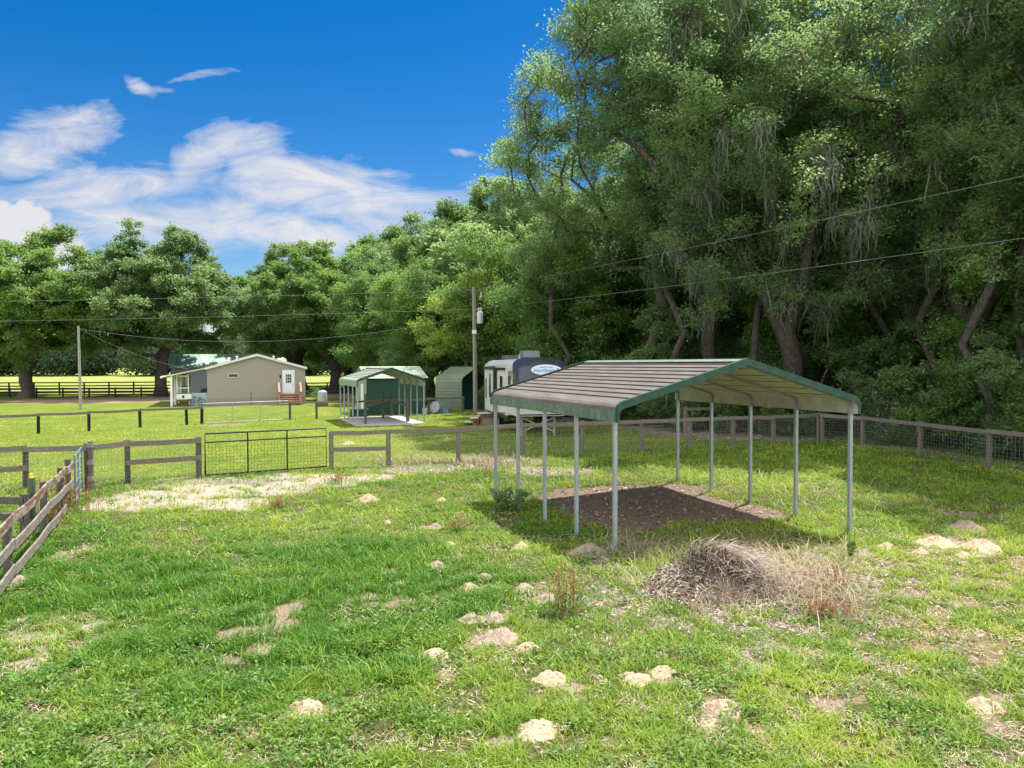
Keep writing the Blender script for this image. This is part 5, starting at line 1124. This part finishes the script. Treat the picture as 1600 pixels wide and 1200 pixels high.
def far_wood():
    rng = np.random.RandomState(77); C = []
    for k in range(230):
        x = -190+190*rng.rand(); y = 205+45*rng.rand()+.1*abs(x); h = 9+6*rng.rand(); 
        n = 700; d = unit(rng.normal(size=(n, 3)))*rng.rand(n, 1)**.4; C.append(np.array([x, y, h*.52])+d*np.array([6, 6, h*.52]))
    C = np.concatenate(C); v, q = leaf_quads(C, .9+.5*rng.rand(len(C)), .6, rng); me = npmesh('far_wood', v, q, leafmat('far_leaves', (.03, .065, .03), (.085, .14, .055), .3, .9), tint=np.repeat(rng.rand(230), 700)*.8)
    tag(link('far_wood', me), 'distant line of trees beyond the yellow green field', 'far wood', kind='stuff')
far_wood()

# ---------------------------------------------------------------- mounds, heap, weeds
SANDM = mat('sand', (.50, .395, .275), .95, color2=(.36, .27, .18), vscale=16, bump=.8, bscale=45, detail=8)
SANDG = mat('grey_sand', (.36, .29, .225), .95, color2=(.26, .20, .15), vscale=16, bump=.8, bscale=45, detail=8)
def mound(i, px, py, hw, label, m=SANDM, hk=.42):
    c = G(px, py+hw*.12); x1, _ = G(px+hw, py+hw*.12); r = abs(x1-c[0])*1.15; rng = np.random.RandomState(100+i); nr, na = 15, 48; M_ = MB(); v = [(0, 0, r*hk)]
    for a in range(1, nr+1):
        for b in range(na):
            t = 2*math.pi*b/na; f = a/nr; rad = r*f*(1+.75*(float(vn(math.cos(t)*1.3+i*3.1, math.sin(t)*1.3, 1.4, i))-.5))*(1.05 if hw > 18 else 1)
            x, y = rad*math.cos(t), rad*math.sin(t)*.95; z = r*hk*(math.cos(math.pi*min(f, 1))*.5+.5)**.85+r*.34*(float(fbm(x, y, 4/r, i, 3))-.5)*(1-f**3)+r*.11*(float(vn(x, y, 16/r, i+5))-.5)*(1-f**6)
            v.append((x, y, z-(.03 if a == nr else 0)))
    f = [(0, 1+b, 1+(b+1) % na) for b in range(na)]
    for a in range(nr-1):
        for b in range(na): b2 = (b+1) % na; f.append((1+a*na+b, 1+(a+1)*na+b, 1+(a+1)*na+b2, 1+a*na+b2))
    M_.add(v, f, True); o = M_.build('sand_mound', m, None, (c[0], c[1], gzf(*c)-.004)); tag(o, label, 'sand mound', 'gopher mounds in the meadow')
for i, (px, py, hw, lb) in enumerate(ML): mound(i, px, py, hw, lb, SANDG if ('grey' in lb or 'brown' in lb or 'crumbly' in lb) else SANDM, .50 if hw < 22 else .42)

def heap():
    c = G(1105, 918); r = empty('brush_heap', (*c, gzf(*c)), 0, 'heap of dirt and dry brush with pale litter in front of the carport', 'brush heap'); rng = np.random.RandomState(6)
    R0 = .86; nr, na = 26, 70; v = [(0, 0, .44)]
    for a in range(1, nr+1):
        for b in range(na):
            t = 2*math.pi*b/na; f = a/nr; rad = R0*f*(1+.25*(float(vn(math.cos(t)+5, math.sin(t)+5, 1.5, 1))-.5)); x, y = rad*math.cos(t)*1.2, rad*math.sin(t)*.95
            v.append((x, y, .44*(1-f**2.0)**1.25+.10*(float(fbm(x, y, 3, 2))-.5)*(1-f**3)+.04*(float(vn(x, y, 14, 2))-.5)*(1-f**2)-(.05 if a == nr else 0)))
    M_ = MB(); f = [(0, 1+b, 1+(b+1) % na) for b in range(na)]
    for a in range(nr-1):
        for b in range(na): b2 = (b+1) % na; f.append((1+a*na+b, 1+(a+1)*na+b, 1+(a+1)*na+b2, 1+a*na+b2))
    M_.add(v, f, True); M_.build('dirt', mat('heap_dirt', (.12, .085, .065), .95, color2=(.26, .20, .155), vscale=12, bump=.9, bscale=40, detail=8), r)
    V_ = np.array(v)
    def hz(x, y): return .44*(1-np.clip(np.sqrt((x/1.2)**2+(y/.95)**2)/R0, 0, 1)**2.0)**1.25
    # pale dead leaves on the left flank
    n = 1100; x = -.50+.22*rng.normal(size=n); y = -.22+.24*rng.normal(size=n); z = hz(x, y)+.02+.05*rng.rand(n); vv, q = leaf_quads(np.stack([x, y, z], 1), .075+.03*rng.rand(n), .032, rng, up=1.0)
    link('dead_leaves', npmesh('dead_leaves', vv, q, mat('dead_leaves', (.50, .44, .38), .8, color2=(.30, .23, .18), vscale=5)), r)
    n = 900; x = .5+.65*rng.normal(size=n); y = -.70+.22*rng.normal(size=n); z = hz(x, y)+.01+.03*rng.rand(n); vv, q = leaf_quads(np.stack([x, y, z], 1), .06+.03*rng.rand(n), .026, rng, up=1.0)
    link('dead_leaves', npmesh('dead_leaves', vv, q, bpy.data.materials['dead_leaves']), r)
    # brittle brown twigs bending over the right half
    n = 3400; x = .26+.33*rng.normal(size=n); y = -.02+.30*rng.normal(size=n); p = np.stack([x, y, hz(x, y)-.02], 1); d = np.stack([x-.1, y, np.zeros(n)], 1)
    th_ = rng.rand(n)*2*np.pi; L_ = .08+.36*rng.rand(n)**2.2; dr_ = np.stack([np.cos(th_), np.sin(th_), 0*th_], 1); sd_ = np.stack([-np.sin(th_), np.cos(th_), 0*th_], 1)
    w = .003+.009*rng.rand(n)**4; pts = [p, p+dr_*(L_*.25)[:, None]+np.array([0, 0, 1])*(L_*.55)[:, None], p+dr_*(L_*.62)[:, None]+np.array([0, 0, 1])*(L_*.66)[:, None], p+dr_*(L_*1.05)[:, None]+np.array([0, 0, 1])*(L_*(.30+.5*rng.rand(n)))[:, None]]
    V = np.stack([s__+(sd_*e+np.array([0, 0, .5])*e)*(w*k_)[:, None] for s__, k_ in zip(pts, (1, .9, .7, .3)) for e in (-1, 1)], 1).reshape(-1, 3); kk = np.arange(n)[:, None]*8
    Q = np.concatenate([kk+np.array([[2*j, 2*j+1, 2*j+3, 2*j+2]]) for j in range(3)], 1).reshape(-1, 4); link('dry_brush', npmesh('dry_brush', V, Q, GREYW, tint=np.repeat(rng.rand(n)**1.4, 3)), r)
    # pale curled grass further right
    n = 520; x = 1.15+.45*rng.normal(size=n); y = .05+.40*rng.normal(size=n); p = np.stack([x, y, hz(x, y)-.01], 1); vv, q = blades(p, .16+.26*rng.rand(n), .006, .6+1.0*rng.rand(n), rng, bend=.8)
    link('dead_grass', npmesh('dead_grass', vv, q, leafmat('pale_dead_grass', (.34, .25, .17), (.55, .47, .35), .15), tint=np.repeat(rng.rand(n), 2)), r)
    n = 500; x = -.5+.55*rng.normal(size=n); y = .35+.35*rng.normal(size=n); p = np.stack([x, y, hz(x, y)-.01], 1); vv, q = blades(p, .15+.25*rng.rand(n), .008, .4+.8*rng.rand(n), rng)
    link('green_shoots', npmesh('green_shoots', vv, q, GRASSM, tint=np.repeat(rng.rand(n), 2)), r)
heap()
def stalks(px, py, h, n, spread, label, m=RUSTM, leafy=True, seed=1):
    rng = np.random.RandomState(seed); c = G(px, py); r = empty('weed_stalks', (*c, gzf(*c)), 0, label, 'weed', 'tall weeds'); x = rng.normal(size=n)*spread; y = rng.normal(size=n)*spread; st = MB(); C = []
    for i in range(n):
        hh = h*(.55+.45*rng.rand()); lx, ly = rng.normal(size=2)*.10*h; pts = [(x[i], y[i], -.02), (x[i]+lx*.4, y[i]+ly*.4, hh*.5), (x[i]+lx, y[i]+ly, hh)]; st.tube(pts, [.005, .004, .002], 4, cap=False)
        for k in range(34):
            f = .35+.65*rng.rand(); C.append((x[i]+lx*f+rng.normal()*.016, y[i]+ly*f+rng.normal()*.016, hh*f))
    st.build('stems', m, r); C = np.array(C); v, q = leaf_quads(C, .022, .014, rng); link('seed_heads', npmesh('seed_heads', v, q, m, tint=rng.rand(len(C))), r)
    if leafy:
        k = 120; cc = rng.normal(size=(k, 3))*np.array([spread*1.2, spread*1.2, .0])+np.array([0, 0, .02]); cc[:, 2] += rng.rand(k)*h*.35; v, q = leaf_quads(cc, .09, .028, rng); link('leaves', npmesh('leaves', v, q, WEEDM, tint=rng.rand(k)), r)
stalks(885, 962, .78, 26, .10, 'tall rusty red seed stalks between the crumbly mounds and the brush heap', seed=1)
stalks(103, 806, .85, 60, .26, 'thick clump of tan and rusty weeds at the end of the corral fence', seed=2)
stalks(72, 825, .5, 30, .2, 'shorter tan weeds in the clump by the corral fence boards', seed=12)
stalks(437, 795, .38, 22, .10, 'small brown weed tuft in the meadow below the black gate', seed=3)
stalks(1308, 925, .42, 16, .12, 'rusty weed stalks right of the brush heap', seed=4)
stalks(1290, 972, .36, 26, .14, 'reddest weed stalks below and right of the brush heap', seed=5)
stalks(525, 757, .42, 24, .16, 'rusty weeds on the sandy track right of the black gate', seed=6)
stalks(1330, 868, .7, 5, .03, 'single thin dark stalk beside the carport right corner post', m=WEEDM, seed=7)
stalks(713, 832, .38, 18, .08, 'brownish weeds in the grass left of the carport', seed=8)
stalks(765, 745, .5, 22, .25, 'rusty grass stalks behind the left carport posts', seed=9)
stalks(1390, 800, .42, 8, .08, 'pale seed stalks at the edge of the tree shade', m=DRYM, seed=10)
